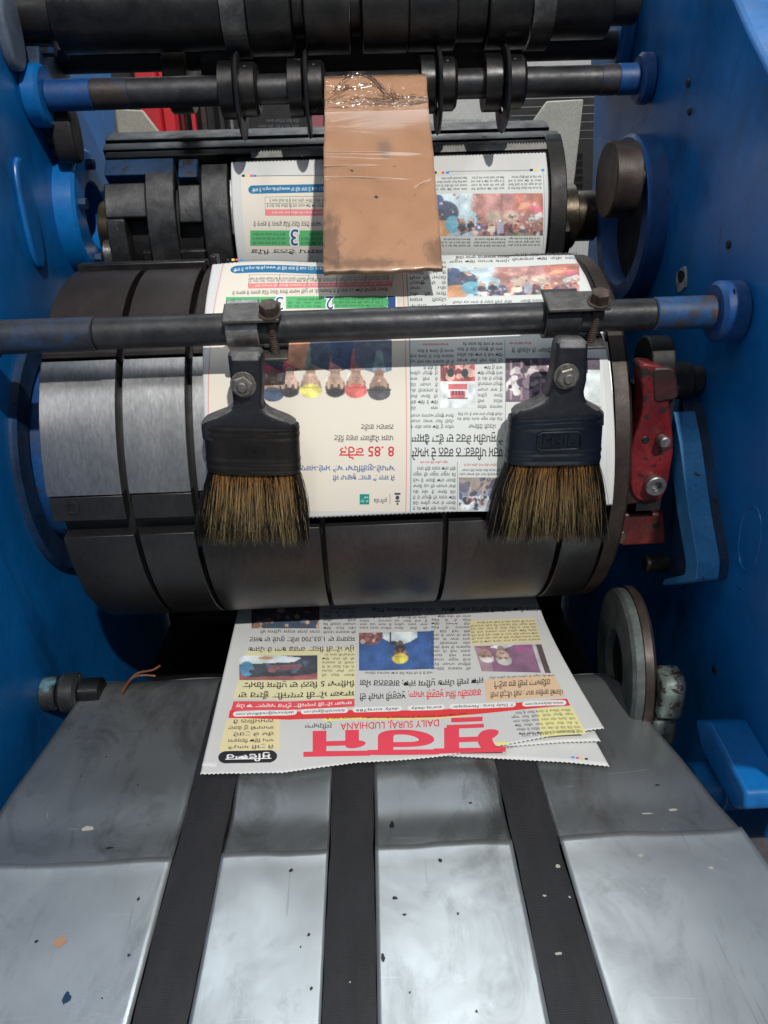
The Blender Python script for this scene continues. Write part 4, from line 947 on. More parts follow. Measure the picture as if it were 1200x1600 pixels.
def page_inside(sh, kind):
    """inside page; kind 'drum' or 'upper': the same print, measured on each sheet"""
    R = sh.root; D = kind == 'drum'
    q = sh.quad
    cream = Ink(sh, .00008); sky = Ink(sh, .00008); k_ = Ink(sh, .00022); g_ = Ink(sh, .00022); rd = Ink(sh, .00022); bl = Ink(sh, .00016); wh = Ink(sh, .00032); pk = Ink(sh, .00016); gr = Ink(sh, .00016); cy = Ink(sh, .00020); numb = Ink(sh, .00034)
    if D:
        cream.rect(np.array([sh.inv(640, 799), sh.inv(334, 799), sh.inv(352, 413), sh.inv(633, 410)]))
        sky.rect(np.array([sh.inv(940, 799), sh.inv(642, 799), sh.inv(635, 410), sh.inv(896, 403)]))
        k_.line((350, 409), (640, 405), .0002); cy.line((641, 799), (634, 409), .0003); 
        pk.line((634, 800), (628, 411), .0003); pk.line((334, 798), (349, 412), .0003)
        bl.pill(q(360, 416, 604, 428, 0, -3)); wh.text(q(365, 418, 505, 426, 0, -2), gm('1800 121 068 ਤੇ ਕਾਲ ਕਰੋ ਜਾਂ www.pfrda.org.in ਤੇ ਜਾਓ'))
        # red headed table
        pk.rect(q(388, 441, 612, 449, 2, -2)); wh.body(q(392, 442.5, 608, 447.5, 2, -2), 1, 5)
        g_.body(q(390, 431, 608, 440, 2, -2), 2, 6, wscale=.8)
        for x in (388, 435, 480, 525, 570, 612): g_.line((x, 449), (x+2, 429), .00015)
        g_.line((388, 430), (612, 427), .00015); g_.line((388, 437), (612, 434), .00015)
        k_.text(q(363, 451, 606, 460, 2, -4), gm('ਇਸਦਾ ਗੁਣਾਂਕੀ ਟੀਚਾ 15 ਸਾਲ ਤੋਂ ਤੇ ਵਿਕਲਪ ਤੇ, ਜਾਂ ਪੂਰੀ ਅਦਾਲ ਟੈਨਤ ਪੈਂਠਟ ਪਿੰਡ ਫ਼ਾਲਨ ਤੇ ਵਲਾਤ ਤੇ'))
        for a, b, n_ in ((353, 432, '3'), (447, 510, '2'), (519, 607, '1')):
            sl = (600-a)/240*2.2
            gr.rect(q(a, 462, b, 481, sl, sl-.5)); g_.body(q(a+3, 464, b-8, 480, sl, sl), 3, a, wscale=.8)
            wh.text(q(b-3, 461, b+13, 484, sl, sl), n_, 3, .05); numb.text(q(b-1, 462, b+11, 482.5, sl, sl), n_, 3, .004)
        # headings of the advertisement
        k_.text(q(564, 663, 615, 673), gm('ਨਕਦਮ ਗਰੰਟ'), 2); k_.text(q(522, 680, 615, 691), gm('ਪਰਸ ਮੈਡੀਕਲ ਕਵਰ ਰਿੱਟ'), 2)
        rd.text(q(530, 697, 616, 718), gm('8 .85 ਕਰੋੜ'), 2, .012)
        bn = Ink(sh, .00022); bn.text(q(440, 725, 617, 738), gm('ਆਪਦੇ-ਗੁਰੀਧਿਆ ਅਤੇ ਮਾਏ-ਮਕਾਨਾ ਲਈ'), 2, .006); bn.text(q(520, 740, 617, 752), gm('ਜੋ ਸਾਲ ਤੋਂ ਵਾਸਤ ਬੁਢਾਪਾ ਜੀ'), 2, .006); bn.done('blue_headline', BLUEI)
        te = Ink(sh, .00022); te.rect(q(562, 772, 577, 788)); te.done('teal_badge', (20, 140, 128)); wh.body(q(563.5, 774, 575.5, 786), 2, 9, wscale=.6)
        g_.text(q(584, 777, 604, 787), 'pfrda', 2); g_.rect(q(609, 771, 609.6, 788)); 
        for a, b, c_, d in ((616, 770, 626, 773), (618, 774, 624, 781), (617, 782, 625, 784), (619.5, 785, 622.5, 789)): g_.pill(q(a, b, c_, d))
        # family of six
        p = Pic(190, 112, (238, 234, 222))
        ppl = [(.925, .29, (190, 140, 112), (40, 48, 74), (206, 60, 84), (44, 62, 92), None), (.795, .33, (226, 180, 158), (36, 30, 34), (40, 46, 60), None, (206, 60, 84)), (.63, .34, (205, 160, 132), (50, 42, 40), (214, 132, 92), (232, 214, 92), (120, 150, 140)),
               (.44, .33, (205, 160, 132), (38, 34, 38), (60, 74, 100), None, (206, 120, 120)), (.28, .34, (200, 150, 124), (50, 40, 40), (44, 66, 110), (222, 84, 76), (200, 90, 96)), (.10, .31, (188, 138, 112), (46, 44, 50), (84, 96, 122), (70, 66, 70), (120, 150, 160))]
        for x, y, sk, hr_, tp, hat, shirt in ppl: p.person(x, y, .150, sk, hr_, tp, hat, True, shirt)
        bgm = (np.abs(p.a-np.array((238, 234, 222))).sum(-1) > 3); p.blur(); p.grain(11)
        put(sh, q(412, 531, 612, 638), p, 'printed_family_photo', .00020, bgm, .16)
        # right-hand articles
        g_.body(q(640, 408, 697, 484, 0, -1), 9, 21); g_.body(q(702, 396, 796, 410, 3, 1), 2, 22); g_.body(q(800, 393, 902, 407, 2, 0), 2, 23)
        g_.body(q(703, 468, 800, 482, 1, 0), 2, 24); g_.body(q(806, 466, 920, 480, 1, 0), 2, 25)
        put(sh, q(699, 415, 905, 462, 3, -3), crowd_picture(), 'printed_photo')
        rd.body(q(652, 535, 700, 541), 1, 3); g_.body(q(640, 544, 709, 569), 3, 31); g_.body(q(714, 533, 785, 567), 4, 32); rd.body(q(792, 533, 830, 539), 1, 4); g_.body(q(792, 541, 862, 553), 1, 33)
        cy.line((789, 673), (788, 531), .0002)
        g_.body(q(641, 570, 684, 642), 8, 34); g_.body(q(746, 570, 785, 640), 8, 35); g_.body(q(641, 645, 709, 671), 3, 36); g_.body(q(714, 643, 785, 658), 2, 37); g_.body(q(725, 660, 775, 672), 1, 38)
        k_.text(q(643, 675, 786, 695), gm('ਤੇ ਸੁਪਰੀਮ ਕੋਰਟ ਦਾ ਵੱਡਾ ਫੈਸਲਾ'), 2, .008); k_.text(q(643, 699, 786, 719), gm('ਧਰਮ ਪਰਿਵਰਤਨ ਕਰਨ ਦੇ ਮਾਮਲੇ'), 2, .008)
        rd.body(q(655, 719, 700, 725), 1, 5); rd.body(q(722, 723, 775, 729), 1, 6); g_.body(q(645, 727, 712, 798), 8, 39); g_.body(q(718, 731, 786, 744), 2, 40); g_.line((714.5, 798), (714.5, 722), .00015)
        g_.body(q(790, 632, 860, 642), 1, 41); g_.body(q(900, 632, 940, 642), 1, 42)
        # court picture
        p = Pic(56, 70, (214, 224, 226)); p.rect(0, .60, 1, 1, (190, 60, 66)); p.blobs(30, 0, .70, 1, 1, .12, [(214, 120, 110), (120, 40, 46), (230, 170, 150)])
        for x in (.3, .7): p.ell(x, .80, .1, .10, (36, 36, 50))
        p.rect(0, .57, 1, .60, (240, 236, 230)); p.rect(.24, .42, .76, .54, (206, 76, 82)); p.poly([(.3, .22), (.7, .22), (.72, .38), (.28, .38)], (204, 70, 78))
        for x in (.34, .43, .52, .61): p.rect(x, .28, x+.05, .38, (70, 40, 50))
        p.rect(.22, .20, .78, .225, (120, 60, 66)); p.rect(.47, .54, .53, .6, (240, 220, 210))
        put(sh, q(688, 570, 742, 637), p.grain(6), 'printed_photo')
        # machine hall picture behind the right brush
        p = Pic(100, 54, (92, 72, 92)); p.rect(0, .0, .30, .72, (214, 226, 226)); p.rect(.0, .72, 1, 1, (64, 46, 64)); p.rect(.36, 0, .66, 1, (116, 84, 110))
        for x in (.62, .72, .82, .93): p.rect(x, .05, x+.022, .95, (168, 130, 140)); 
        p.blobs(34, .55, .2, 1, .8, .11, [(190, 170, 176), (50, 38, 54), (130, 100, 120), (230, 222, 220)]); put(sh, q(790, 560, 937, 628), p.grain(7), 'printed_photo')
        p = Pic(60, 46, (120, 132, 160)); p.rect(0, .0, 1, .45, (190, 204, 214)); p.blobs(26, 0, .0, 1, .5, .12, [(60, 76, 120), (190, 80, 84), (60, 50, 66), (236, 236, 236)]); p.blobs(30, 0, .5, 1, 1, .2, [(60, 58, 74), (150, 130, 120), (84, 84, 104)])
        for x in (.2, .5, .8): p.poly([(x, .3), (x+.04, .3), (x-.1, 1), (x-.14, 1)], (170, 150, 140))
        put(sh, q(717, 746, 786, 798), p.grain(8), 'printed_photo')
    else:
        cream.rect(np.array([sh.inv(672, 395), sh.inv(384, 395), sh.inv(377, 276), sh.inv(668, 276)]))
        sky.rect(np.array([sh.inv(848, 395), sh.inv(676, 395), sh.inv(672, 276), sh.inv(848, 268)]))
        bl.pill(q(388, 290, 620, 303, 0, -5)); wh.text(q(394, 292, 520, 301, 0, -2), gm('1800 121 068 ਤੇ ਕਾਲ ਕਰੋ ਜਾਂ www.pfrda.org.in ਤੇ ਜਾਓ'))
        g_.body(q(417, 309, 600, 325, 0, 0), 2, 6, wscale=.8); pk.rect(q(415, 327, 640, 337)); wh.body(q(420, 329, 636, 335), 1, 5)
        for x in (415, 454, 491, 530): g_.line((x, 337), (x-1, 307), .00015)
        g_.line((415, 308), (640, 304), .00015); g_.line((415, 318), (640, 315), .00015)
        k_.text(q(396, 343, 640, 355), gm('ਇਸਦਾ ਗੁਣਾਂਕੀ ਟੀਚਾ 15 ਸਾਲ ਤੋਂ ਤੇ ਵਿਕਲਪ ਤੇ, ਜਾਂ ਪੂਰੀ ਅਦਾਲ ਟੈਨਤ ਪੈਂਠਟ ਪਿੰਡ ਫ਼ਾਲਨ ਤੇ ਵਲਾਤ ਤੇ'))
        for a, b, n_ in ((391, 454, '3'), (467, 535, '2')):
            gr.rect(q(a, 360, b, 384)); g_.body(q(a+4, 362, b-8, 383), 3, a, wscale=.8); wh.text(q(b-2, 356, b+14, 386), n_, 3, .05); numb.text(q(b, 358, b+12, 384), n_, 3, .004)
        k_.text(q(392, 388, 640, 397), gm('ਆਪਦੇ ਗੁਣਾਂਕੀ ਤੋਂ ਵਿਕਲਪ ਟੈਨਤ ਪਿੰਡ'))
        g_.body(q(678, 275, 730, 298, 1, 0), 4, 22); g_.body(q(736, 274, 788, 297, 1, 0), 4, 23); g_.body(q(794, 273, 846, 296, 1, 0), 4, 26)
        put(sh, q(677, 302, 848, 368, 1, 0), crowd_picture(), 'printed_photo')
        g_.body(q(686, 371, 735, 386), 3, 24); g_.body(q(740, 371, 790, 386), 3, 25); g_.body(q(794, 370, 844, 385), 3, 27)
        k_.line((400, 275), (668, 272), .0002); k_.line((700, 268), (828, 266), .00015); cy.line((848, 390), (848, 268), .0002)
    # printer's colour marks in the margin
    y0, y1 = ((404.5, 408), (273, 276.5))[0 if D else 1]
    xs = ((354, (40, 40, 44)), (362, (236, 214, 90)), (368, (226, 90, 130)), (375, (30, 150, 210))) if D else ((378, (40, 40, 44)), (385, (236, 214, 90)), (391, (226, 90, 130)), (396, (30, 150, 210)), (678, (40, 40, 44)), (684, (236, 214, 90)), (690, (226, 90, 130)), (697, (30, 150, 210)), (828, (40, 40, 44)), (836, (236, 214, 90)), (846, (30, 150, 210)))
    for i, (x, c_) in enumerate(xs):
        dy = -5 if (not D and x > 600) else 0
        dy = dy-4 if (not D and x > 800) else dy
        Ink(sh, .0002).rect(q(x, y0+dy, x+4.5, y1+dy)).done('colour_mark', c_)
    cream.done('cream_panel', (219, 212, 199)); sky.done('pale_panel', (210, 214, 211)); g_.done('article_text', DK); k_.done('headline', BLK); rd.done('red_headline', REDI); bl.done('blue_banner', (38, 112, 156)); wh.done('white_text', (232, 236, 234)); pk.done('pink_table_row', (226, 132, 132)); gr.done('green_panel', (86, 176, 112)); cy.done('rule_line', (90, 150, 160)); numb.done('large_numeral', (52, 84, 140))

# drum sheet
RS = R1+.0022; TH0 = rad(-2.6); TB = rad(68)
XD0, WD = -.1292, .3335
def drum_fn(s, t, lift):
    th = TH0+t/RS; tl = np.maximum(th-TB, 0)*RS; th = np.minimum(th, TB)
    r = RS+lift+.0006*np.sin(s*40)*np.sin(t*30)
    y = C1[0]-r*np.cos(th); z = C1[1]+r*np.sin(th)
    curl = np.clip((s-.285)/.05, 0, 1)**2*np.clip(tl/.03, 0, 1)
    y = y+tl*math.sin(TB); z = z+tl*math.cos(TB)-.003*curl+.0012*np.sin(s*38)*np.clip(tl/.02, 0, 1)
    x = XD0+s*(1+.012*(1-t/.27))+.002-.004*(t/.27)
    return np.stack([x, y, z], -1)
shD = Sheet(drum_fn, WD, .262)
sheet_mesh(shD, 'newspaper'); tag(shD.root, 'newspaper wrapped on the folding drum behind the two brushes', 'newspaper', 'newspapers in the press')
page_inside(shD, 'drum')
# upper sheet
RU = R2+.0022; TU0 = rad(-34)
def up_fn(s, t, lift):
    th = TU0+t/RU; r = RU+lift
    return np.stack([-.1255+s+0*t, C2[0]-r*np.cos(th), C2[1]+r*np.sin(th)+.0*s], -1)
shU = Sheet(up_fn, .331, RU*rad(34+43))
sheet_mesh(shU, 'newspaper', nt=70); tag(shU.root, 'newspaper on the upper cylinder half hidden behind the cardboard flap', 'newspaper', 'newspapers in the press')
page_inside(shU, 'upper')

# delivered sheet on the apron
BLc, BRc, TLc, TRc = np.array((-.1423, .4763)), np.array((.1905, .4935)), np.array((-.1438, .775)), np.array((.186, .775))
def low_fn(s, t, lift):
    W_, L_ = .333, .29
    u, v = s/W_, t/L_
    b = (BLc*(1-u)[:, None]+BRc*u[:, None]); tp = (TLc*(1-u)[:, None]+TRc*u[:, None])
    wob = np.interp(u, (0, .1, .2, .38, .6, .75, .9, 1), (0, -.006, -.0095, -.004, -.006, -.003, .000, 0))
    p = b*(1-v)[:, None]+tp*v[:, None]; p[:, 1] += wob*(1-v)**2
    z = AP+.0052+.0010*np.sin(u*9)*(1-v)+.0095*np.clip((u-.45)/.55, 0, 1)**1.5*np.clip(1-v*1.6, 0, 1)+.004*np.clip(u-.7, 0, 1)*3.3*v*(1-v)*2+.003*v-.0018*np.exp(-((u)/.06)**2)*(1-v)
    p[:, 0] += .012*np.sin(math.pi*np.clip(v, 0, 1))*np.clip((u-.5)*2, 0, 1)*-.6
    return np.stack([p[:, 0], p[:, 1], z+lift], -1)
shA = Sheet(low_fn, .333, .29)
sheet_mesh(shA, 'newspaper'); tag(shA.root, 'newspaper front page with a red masthead sliding out onto the apron', 'newspaper', 'newspapers in the press')
def under(dz, dyl, dyr, u0, lab, name='newspaper'):
    def fn(s, t, lift):
        P = low_fn(np.asarray(s), np.asarray(t), lift); u, v = np.asarray(s)/.333, np.asarray(t)/.29
        k = np.clip((u-u0)/(1-u0), 0, 1)
        P[:, 2] = AP+.0026+dz+(P[:, 2]-AP-.0052)*.35*dz/.003+lift
        P[:, 1] += (dyl*(1-k)+dyr*k)*(1-v); P[:, 0] += -.004*k
        return P
    sh = Sheet(fn, .333, .29); sheet_mesh(sh, name, nt=60); tag(sh.root, lab, 'newspaper', 'newspapers in the press'); return sh
shB = under(.0003, .010, -.031, .52, 'lowest newspaper under the front page, its colour marked corner showing')
shB2 = under(.0020, .008, -.006, .55, 'thin newspaper sandwiched between the front page and the lowest one')
for x, c_ in ((893, (30, 160, 220)), (900, (226, 90, 150)), (907, (236, 214, 90)), (914, (40, 40, 44))):
    Ink(shB, .0002).rect(shB.quad(x, 1182+(x-893)*.12, x+4.5, 1185+(x-893)*.12)).done('colour_mark', c_)

def front_page(sh):
    q = sh.quad; k_ = Ink(sh, .00022); g_ = Ink(sh, .00022); rd = Ink(sh, .00022); wh = Ink(sh, .00034); red = Ink(sh, .00016); ye = Ink(sh, .00014); be = Ink(sh, .00014); bk = Ink(sh, .00016); pk = Ink(sh, .00016); yt = Ink(sh, .00018)
    # masthead
    mh = Ink(sh, .00022, True)
    mh.text(q(474, 1140, 578, 1180, 3, 1), 'ਜ', 4, .03); mh.text(q(574, 1139, 686, 1179, 1, 0), 'ਰ', 4, .03); mh.text(q(678, 1137, 790, 1178, 0, -3), 'ਸ', 4, .03)
    mh.rect(q(698, 1133, 756, 1139, 0, -2)); mh.rect(q(705, 1122, 754, 1129, 0, -2)); mh.done('masthead', (226, 74, 92))
    rd.text(q(532, 1123, 686, 1137, 4, -2), 'DAILY SURAJ, LUDHIANA', 3, .004)
    k_.text(q(476, 1128, 519, 1140), gm('ਲੁਧਿਆਣਾ'), 2); ye.rect(q(505, 1114, 735, 1122, 5, -4)); g_.text(q(510, 1115.5, 730, 1120.5, 5, -4), gm('ਸਦਾ ਸੱਚ ਨਾਲ ਇੰਕਲਾਬ ਤੋਂ ਜਾਗਰੂਕ ਲਿਖਤ ਸੁਚੱਜਾ ਅਖਬਾਰ ਸਫਾ 8'), 1)
    ye.rect(q(765, 1160, 793, 1164)); k_.text(q(766, 1164.5, 806, 1168), 'DAILY SURAJ', 1)
    # contact strip
    red.rect(np.array([sh.inv(891, 1102.5), sh.inv(357, 1122), sh.inv(359, 1110), sh.inv(886, 1092)]))
    def sy(x): return 1116.5-(x-358)*(18.5/532)
    for a, b, tx in ((816, 885, 'www.dailysuraj.com'), (702, 806, 'f  Daily Suraj : Newspaper'), (637, 695, 'suraj.daily'), (551, 628, 'daily suraj786'), (470, 544, 'dailysurajldh@gmail.com'), (364, 464, 'dailysuraj@rediffmail.com')):
        ya, yb = sy(a), sy(b); Q = np.array([sh.inv(b, yb+4), sh.inv(a, ya+4), sh.inv(a, ya-4), sh.inv(b, yb-4)])
        Ink(sh, .00026).pill(Q).done('white_pill', (232, 234, 232))
        Q = np.array([sh.inv(b-5, yb+3), sh.inv(a+5, ya+3), sh.inv(a+5, ya-2.5), sh.inv(b-5, yb-2.5)]); k_.lift = .0004; k_.text(Q, tx, 2, .004); k_.lift = .00022
    # left thought box (reading right)
    be.rect(np.array([sh.inv(437, 1172), sh.inv(342, 1175), sh.inv(354, 1123), sh.inv(438, 1121)]))
    for i, tx in enumerate(('ਜੋ ਤੁਸੀਂ ਆਪਣੇ', 'ਆਪ ਵਿੱਚ ਵਿਸ਼ਵਾਸ', 'ਰੱਖ ਕੇ ਤੁਰਦੇ', 'ਕਾਮਯਾਬੀ ਨੂੰ ਫੇਰਦਾ', 'ਨਾਮੁਮਕਿਨ ਹੈ')):
        y = 1163-i*10; k_.text(q(356+(8 if i in (2, 4) else 0), y, 428, y+8, .5, -.5), gm(tx), 2, .004)
    bk.pill(q(341, 1173, 433, 1192, 1.5, -1)); bk.rect(q(350, 1173, 424, 1192, 1, -.5)); wh.text(q(352, 1176, 424, 1190, 1, -.5), gm('ਸੁਵਿਚਾਰ'), 3, .02)
    # yellow tinted date panel
    yt.rect(np.array([sh.inv(916, 1147), sh.inv(846, 1152), sh.inv(838, 1108), sh.inv(893, 1104)]))
    g_.body(np.array([sh.inv(912, 1147), sh.inv(812, 1150), sh.inv(795, 1112), sh.inv(890, 1106)]), 6, 61, wscale=.8)
    g_.text(q(815, 1142, 905, 1148, 4, -3), 'LUDHIANA  25 MARCH, 2026', 1)
    # left lead story
    be2 = Ink(sh, .00013); be2.rect(np.array([sh.inv(554, 1092), sh.inv(364, 1092), sh.inv(385, 1015), sh.inv(556, 1012)])); be2.done('cream_panel', (224, 218, 176))
    pk.rect(np.array([sh.inv(554, 1104), sh.inv(361, 1110), sh.inv(365, 1096), sh.inv(554, 1092)])); wh.text(np.array([sh.inv(550, 1102), sh.inv(368, 1107.5), sh.inv(370, 1098.5), sh.inv(550, 1094.5)]), gm("ਸਾਬਕਾ ਮੰਤਰੀ ਲਾਲਜੀਤ ਭੁੱਲਰ ਅਦਾਲਤ 'ਚ ਪੇਸ਼"), 2, .01)
    k_.text(q(372, 1079, 554, 1092, 1, -2), gm('ਸਾਬਕਾ ਮੰਤਰੀ ਲਾਲਜੀਤ ਭੁੱਲਰ ਦਾ'), 2, .012); k_.text(q(379, 1063, 554, 1076, 1, -2), gm('ਮਿਲਿਆ 5 ਦਿਨਾਂ ਦਾ ਪੁਲਿਸ ਰਿਮਾਂਡ'), 2, .012)
    g_.body(q(503, 1020, 554, 1058), 6, 62)
    k_.text(q(388, 1009, 554, 1020, 0, -1), gm('ਮੁੱਖ ਮੰਤਰੀ ਸਿਹਤ ਕਾਰਡ ਬਣਾ ਕੇ ਪੰਜਾਬ'), 2, .004); k_.text(q(390, 994, 555, 1005, 0, -1), gm('ਸਰਕਾਰ ਦਾ 1,03,700 ਕਰੋੜ ਰੁਪਏ ਦਾ ਬਜਟ'), 2, .004)
    g_.body(q(393, 983, 500, 991), 1, 63); g_.body(q(505, 948, 556, 991), 7, 64); g_.body(q(562, 962, 612, 984), 4, 65); g_.body(q(616, 962, 668, 984), 4, 66); g_.body(q(674, 960, 736, 1048), 14, 67)
    k_.text(q(690, 947, 848, 957), gm('ਬਾਜ਼ਾਰ ਵਿਚ ਸਮੱਗਰੀ ਵਿਭਾਗ ਸਖਤ ਚੌਕਸ'), 2, .004); g_.body(q(560, 948, 680, 958), 1, 68)
    # centre story
    g_.body(q(562, 1048, 676, 1054), 1, 69)
    k_.text(q(562, 1058, 756, 1072, 2, -2), gm('ਜਾਂਚ ਲਈ ਪੰਜਾਬ ਪੁਲਿਸ ਜਾਂਚ; ਗਵਰਨਰ ਮੰਗ'), 2, .008); rd.text(q(638, 1077, 752, 1093, 0, -3), gm('ਗਗਨਦੀਪ ਸਿੰਘ ਖੁਦਕੁਸ਼ੀ ਮਾਮਲਾ:'), 2, .012); k_.text(q(562, 1080, 634, 1095, 1, 0), gm('ਖੁਦਕੁਸ਼ੀ ਮਾਮਲੇ ਦੀ'), 2, .008)
    # right story
    or_ = Ink(sh, .00013); or_.rect(np.array([sh.inv(884, 1089), sh.inv(760, 1096), sh.inv(757, 1062), sh.inv(866, 1054)])); or_.done('tan_panel', (222, 192, 160))
    be.rect(np.array([sh.inv(846, 1003), sh.inv(736, 1008), sh.inv(732, 970), sh.inv(836, 966)])); g_.body(np.array([sh.inv(845, 1002), sh.inv(738, 1006), sh.inv(734, 971), sh.inv(835, 968)]), 7, 70)
    k_.text(q(766, 1077, 880, 1090, 2, -3), gm('ਪੰਜਾਬੀ ਗਾਇਕ ਸਪਾ : ਨਵੀਂ ਪੀੜ੍ਹੀ ਲਈ'), 2, .008); k_.text(q(772, 1063, 860, 1075, 2, -2), gm('ਹਰਿਆਣਾ ਲਈ ਵਧ ਕਟੌਤੀ'), 2, .008); g_.body(q(757, 1055, 866, 1060, 2, -2), 1, 71)
    for I, nm, c_ in ((ye, 'yellow_strip', (236, 226, 130)), (yt, 'yellow_panel', (230, 224, 158)), (be, 'cream_panel', (226, 214, 168)), (bk, 'black_box', (44, 44, 50)), (pk, 'pink_band', (226, 84, 92)), (red, 'red_strip', (224, 66, 68)), (rd, 'red_headline', (222, 48, 66)), (g_, 'article_text', DK), (k_, 'headline', BLK), (wh, 'white_text', (236, 236, 234))): I.done(nm, c_)
    # pictures (painted upright)
    p = Pic(100, 54, (30, 72, 150)); p.person(.46, .42, .20, (150, 106, 84), (40, 34, 34), (212, 230, 236), (236, 204, 60), False, None, (40, 36, 38)); p.ell(.85, .88, .16, .22, (120, 60, 60)); p.rect(.58, .72, .60, 1, (40, 40, 46)); p.ell(.55, .70, .05, .05, (40, 40, 46)); p.blobs(18, .75, .7, 1, 1, .07, [(170, 90, 90), (100, 50, 60), (210, 180, 170)])
    put(sh, sh.quad(561, 987, 678, 1046, 2, -1), p.grain(5), 'printed_portrait')
    p = Pic(100, 40, (40, 44, 56)); p.poly([(.0, .30), (.12, .20), (.9, .12), (1, .3), (1, .0), (0, 0)], (150, 60, 66)); p.poly([(.02, .45), (.30, .34), (.86, .30), (.92, .62), (.80, .80), (.10, .80)], (50, 56, 70)); p.poly([(.2, .42), (.60, .36), (.62, .58), (.2, .64)], (120, 66, 74)); p.blobs(14, .15, .35, .65, .7, .11, [(170, 90, 84), (70, 84, 120), (40, 40, 50)]); p.poly([(.3, .72), (1, .62), (1, 1), (.5, 1), (.2, .9)], (214, 228, 234)); p.ell(.66, .88, .1, .06, (226, 150, 90)); p.ell(.9, .45, .09, .3, (60, 130, 180)); p.ell(.84, .34, .03, .08, (60, 40, 50)); p.rect(0, .0, 1, .12, (150, 74, 70))
    put(sh, sh.quad(374, 1024, 496, 1062, 1, 0), p.grain(7), 'printed_photo')
    p = Pic(90, 36, (60, 46, 56)); p.rect(0, 0, 1, .3, (40, 60, 90)); p.blobs(26, 0, .0, 1, .8, .16, [(150, 90, 60), (60, 60, 80), (206, 160, 120), (90, 120, 160)]); put(sh, sh.quad(393, 946, 499, 982), p.grain(7), 'printed_photo')
    p = Pic(90, 44, (130, 76, 116)); p.rect(.82, 0, 1, 1, (150, 110, 124)); p.person(.62, .55, .26, (206, 168, 150), (220, 214, 210), (226, 226, 226), None, False); p.person(.86, .62, .24, (176, 124, 108), (206, 200, 196), (120, 50, 80), None, False); p.rect(0, 0, .09, 1, (70, 50, 50)); p.rect(.09, 0, .14, 1, (200, 196, 196)); p.poly([(.14, .8), (.40, .7), (.4, 1), (.14, 1)], (150, 70, 126))
    put(sh, np.array([sh.inv(861, 1052), sh.inv(753, 1049), sh.inv(741, 1010), sh.inv(846, 1007)]), p.grain(6), 'printed_photo')
front_page(shA)

#==FLAP==
# ------------------------------------------------------------------ cardboard flap
ft0, ft1 = np.array([.838, 1.4235]), np.array([.652, 1.2665])
f_l0, f_r0 = at(508, 118, 'Y', ft0[0])[0], at(664, 112, 'Y', ft0[0])[0]
f_l1, f_r1 = at(505, 422, 'Y', ft1[0])[0], at(692, 416, 'Y', ft1[0])[0]
fnorm = nrm((0, -(ft0[1]-ft1[1]), -(ft1[0]-ft0[0]))); fnorm = np.array([0, -.654, .757])
def flap_pt(u, v, d=0.):
    """u across, v from the top edge down"""
    c_ = ft0*(1-v)+ft1*v
    x = (f_l0*(1-v)+f_l1*v)*(1-u)+(f_r0*(1-v)+f_r1*v)*u
    sag = .010*math.sin(math.pi*min(1, v*1.0))*.5+.004*math.exp(-((v-.06)/.05)**2)
    sag += .0012*math.exp(-((v-.47-.03*u)/.012)**2)*(1-u)-.0010*math.exp(-((v-.445-.03*u)/.008)**2)*(1-u)+.0009*math.exp(-((v-.60)/.01)**2)*max(0, .7-u)
    sag += .0003*math.sin(u*5+v*7)*math.sin(v*9)
    if v < .04: sag -= .012*(1-v/.04)**2
    x += (u-.5)*2*(.00022*math.sin(v*17)+.00018*math.sin(v*61+u*3))
    jag = max(0, (v-.985)/.015)*.0008*(math.sin(u*9)+.5*math.sin(u*31)); c_ = c_-np.array((.757, .654))*jag*-1
    return np.array([x, c_[0], c_[1]])+fnorm*(sag+d)
fl_ = MB(); U_ = np.linspace(0, 1, 40); V_ = np.linspace(0, 1, 110)
fl_.grid(lambda u, v: flap_pt(u, v), U_, V_)
flap = fl_.build('cardboard_flap', [CARD, CARD_E], None, smooth=60); tag(flap, 'brown cardboard flap wrapped in shiny packing tape hanging over the sheets', 'flap')
s_ = flap.modifiers.new('thick', 'SOLIDIFY'); s_.thickness = .0045; s_.offset = 1; s_.material_offset_rim = 1
# crinkled tape over the top third
def wr(u, v):
    """crinkles in the tape: long folds fanning from the left edge, a bubble in the middle, a ruffled lower edge"""
    g = lambda x, w_: math.exp(-(x/w_)**2)
    fold = .05*math.sin(u*4.2+.3)-.045*math.cos(u*9)
    a = .0028*g(v-.125+fold, .010)*g(u-.45, .33)
    a += .0016*g(v-.175-.012*math.sin(u*13), .0055)*(1 if u > .25 else .4)+.0013*g(v-.198-.006*math.sin(u*31), .004)*min(1, u*2)
    a += .0014*g(v-.052, .005)*(1 if u < .3 else .5)
    a += .0018*g(v-.16+.32*(u-.05), .006)*g(u-.15, .14)+.0014*g(v-.125+.10*(u-.05), .005)*g(u-.15, .16)
    a += .0018*g(u-.66-.5*(v-.12), .012)*g(v-.15, .05)+.0012*g(u-.60+.4*(v-.12), .010)*g(v-.17, .03)
    a += .0007*max(0, math.sin(u*44+math.sin(v*90)*2))*g(v-.17, .028)
    thin = lambda c_, w_, uc, uw, am: am*g(v-c_, w_)*g(u-uc, uw)
    a += thin(.085+.022*math.sin(u*6), .0036, .30, .22, .0013)+thin(.118+.030*math.cos(u*8), .0034, .52, .20, .0014)+thin(.150-.035*math.sin(u*5.5), .0036, .62, .20, .0014)
    a += thin(.172+.008*math.sin(u*17), .0032, .60, .40, .0014)+thin(.190+.006*math.sin(u*25), .0030, .55, .42, .0013)+thin(.205-.06*(u-.8), .0032, .82, .16, .0013)+thin(.165-.22*(u-.1), .0034, .12, .12, .0014)
    a += thin(.215, .0030, .15, .16, .0012)
    return a*1.1
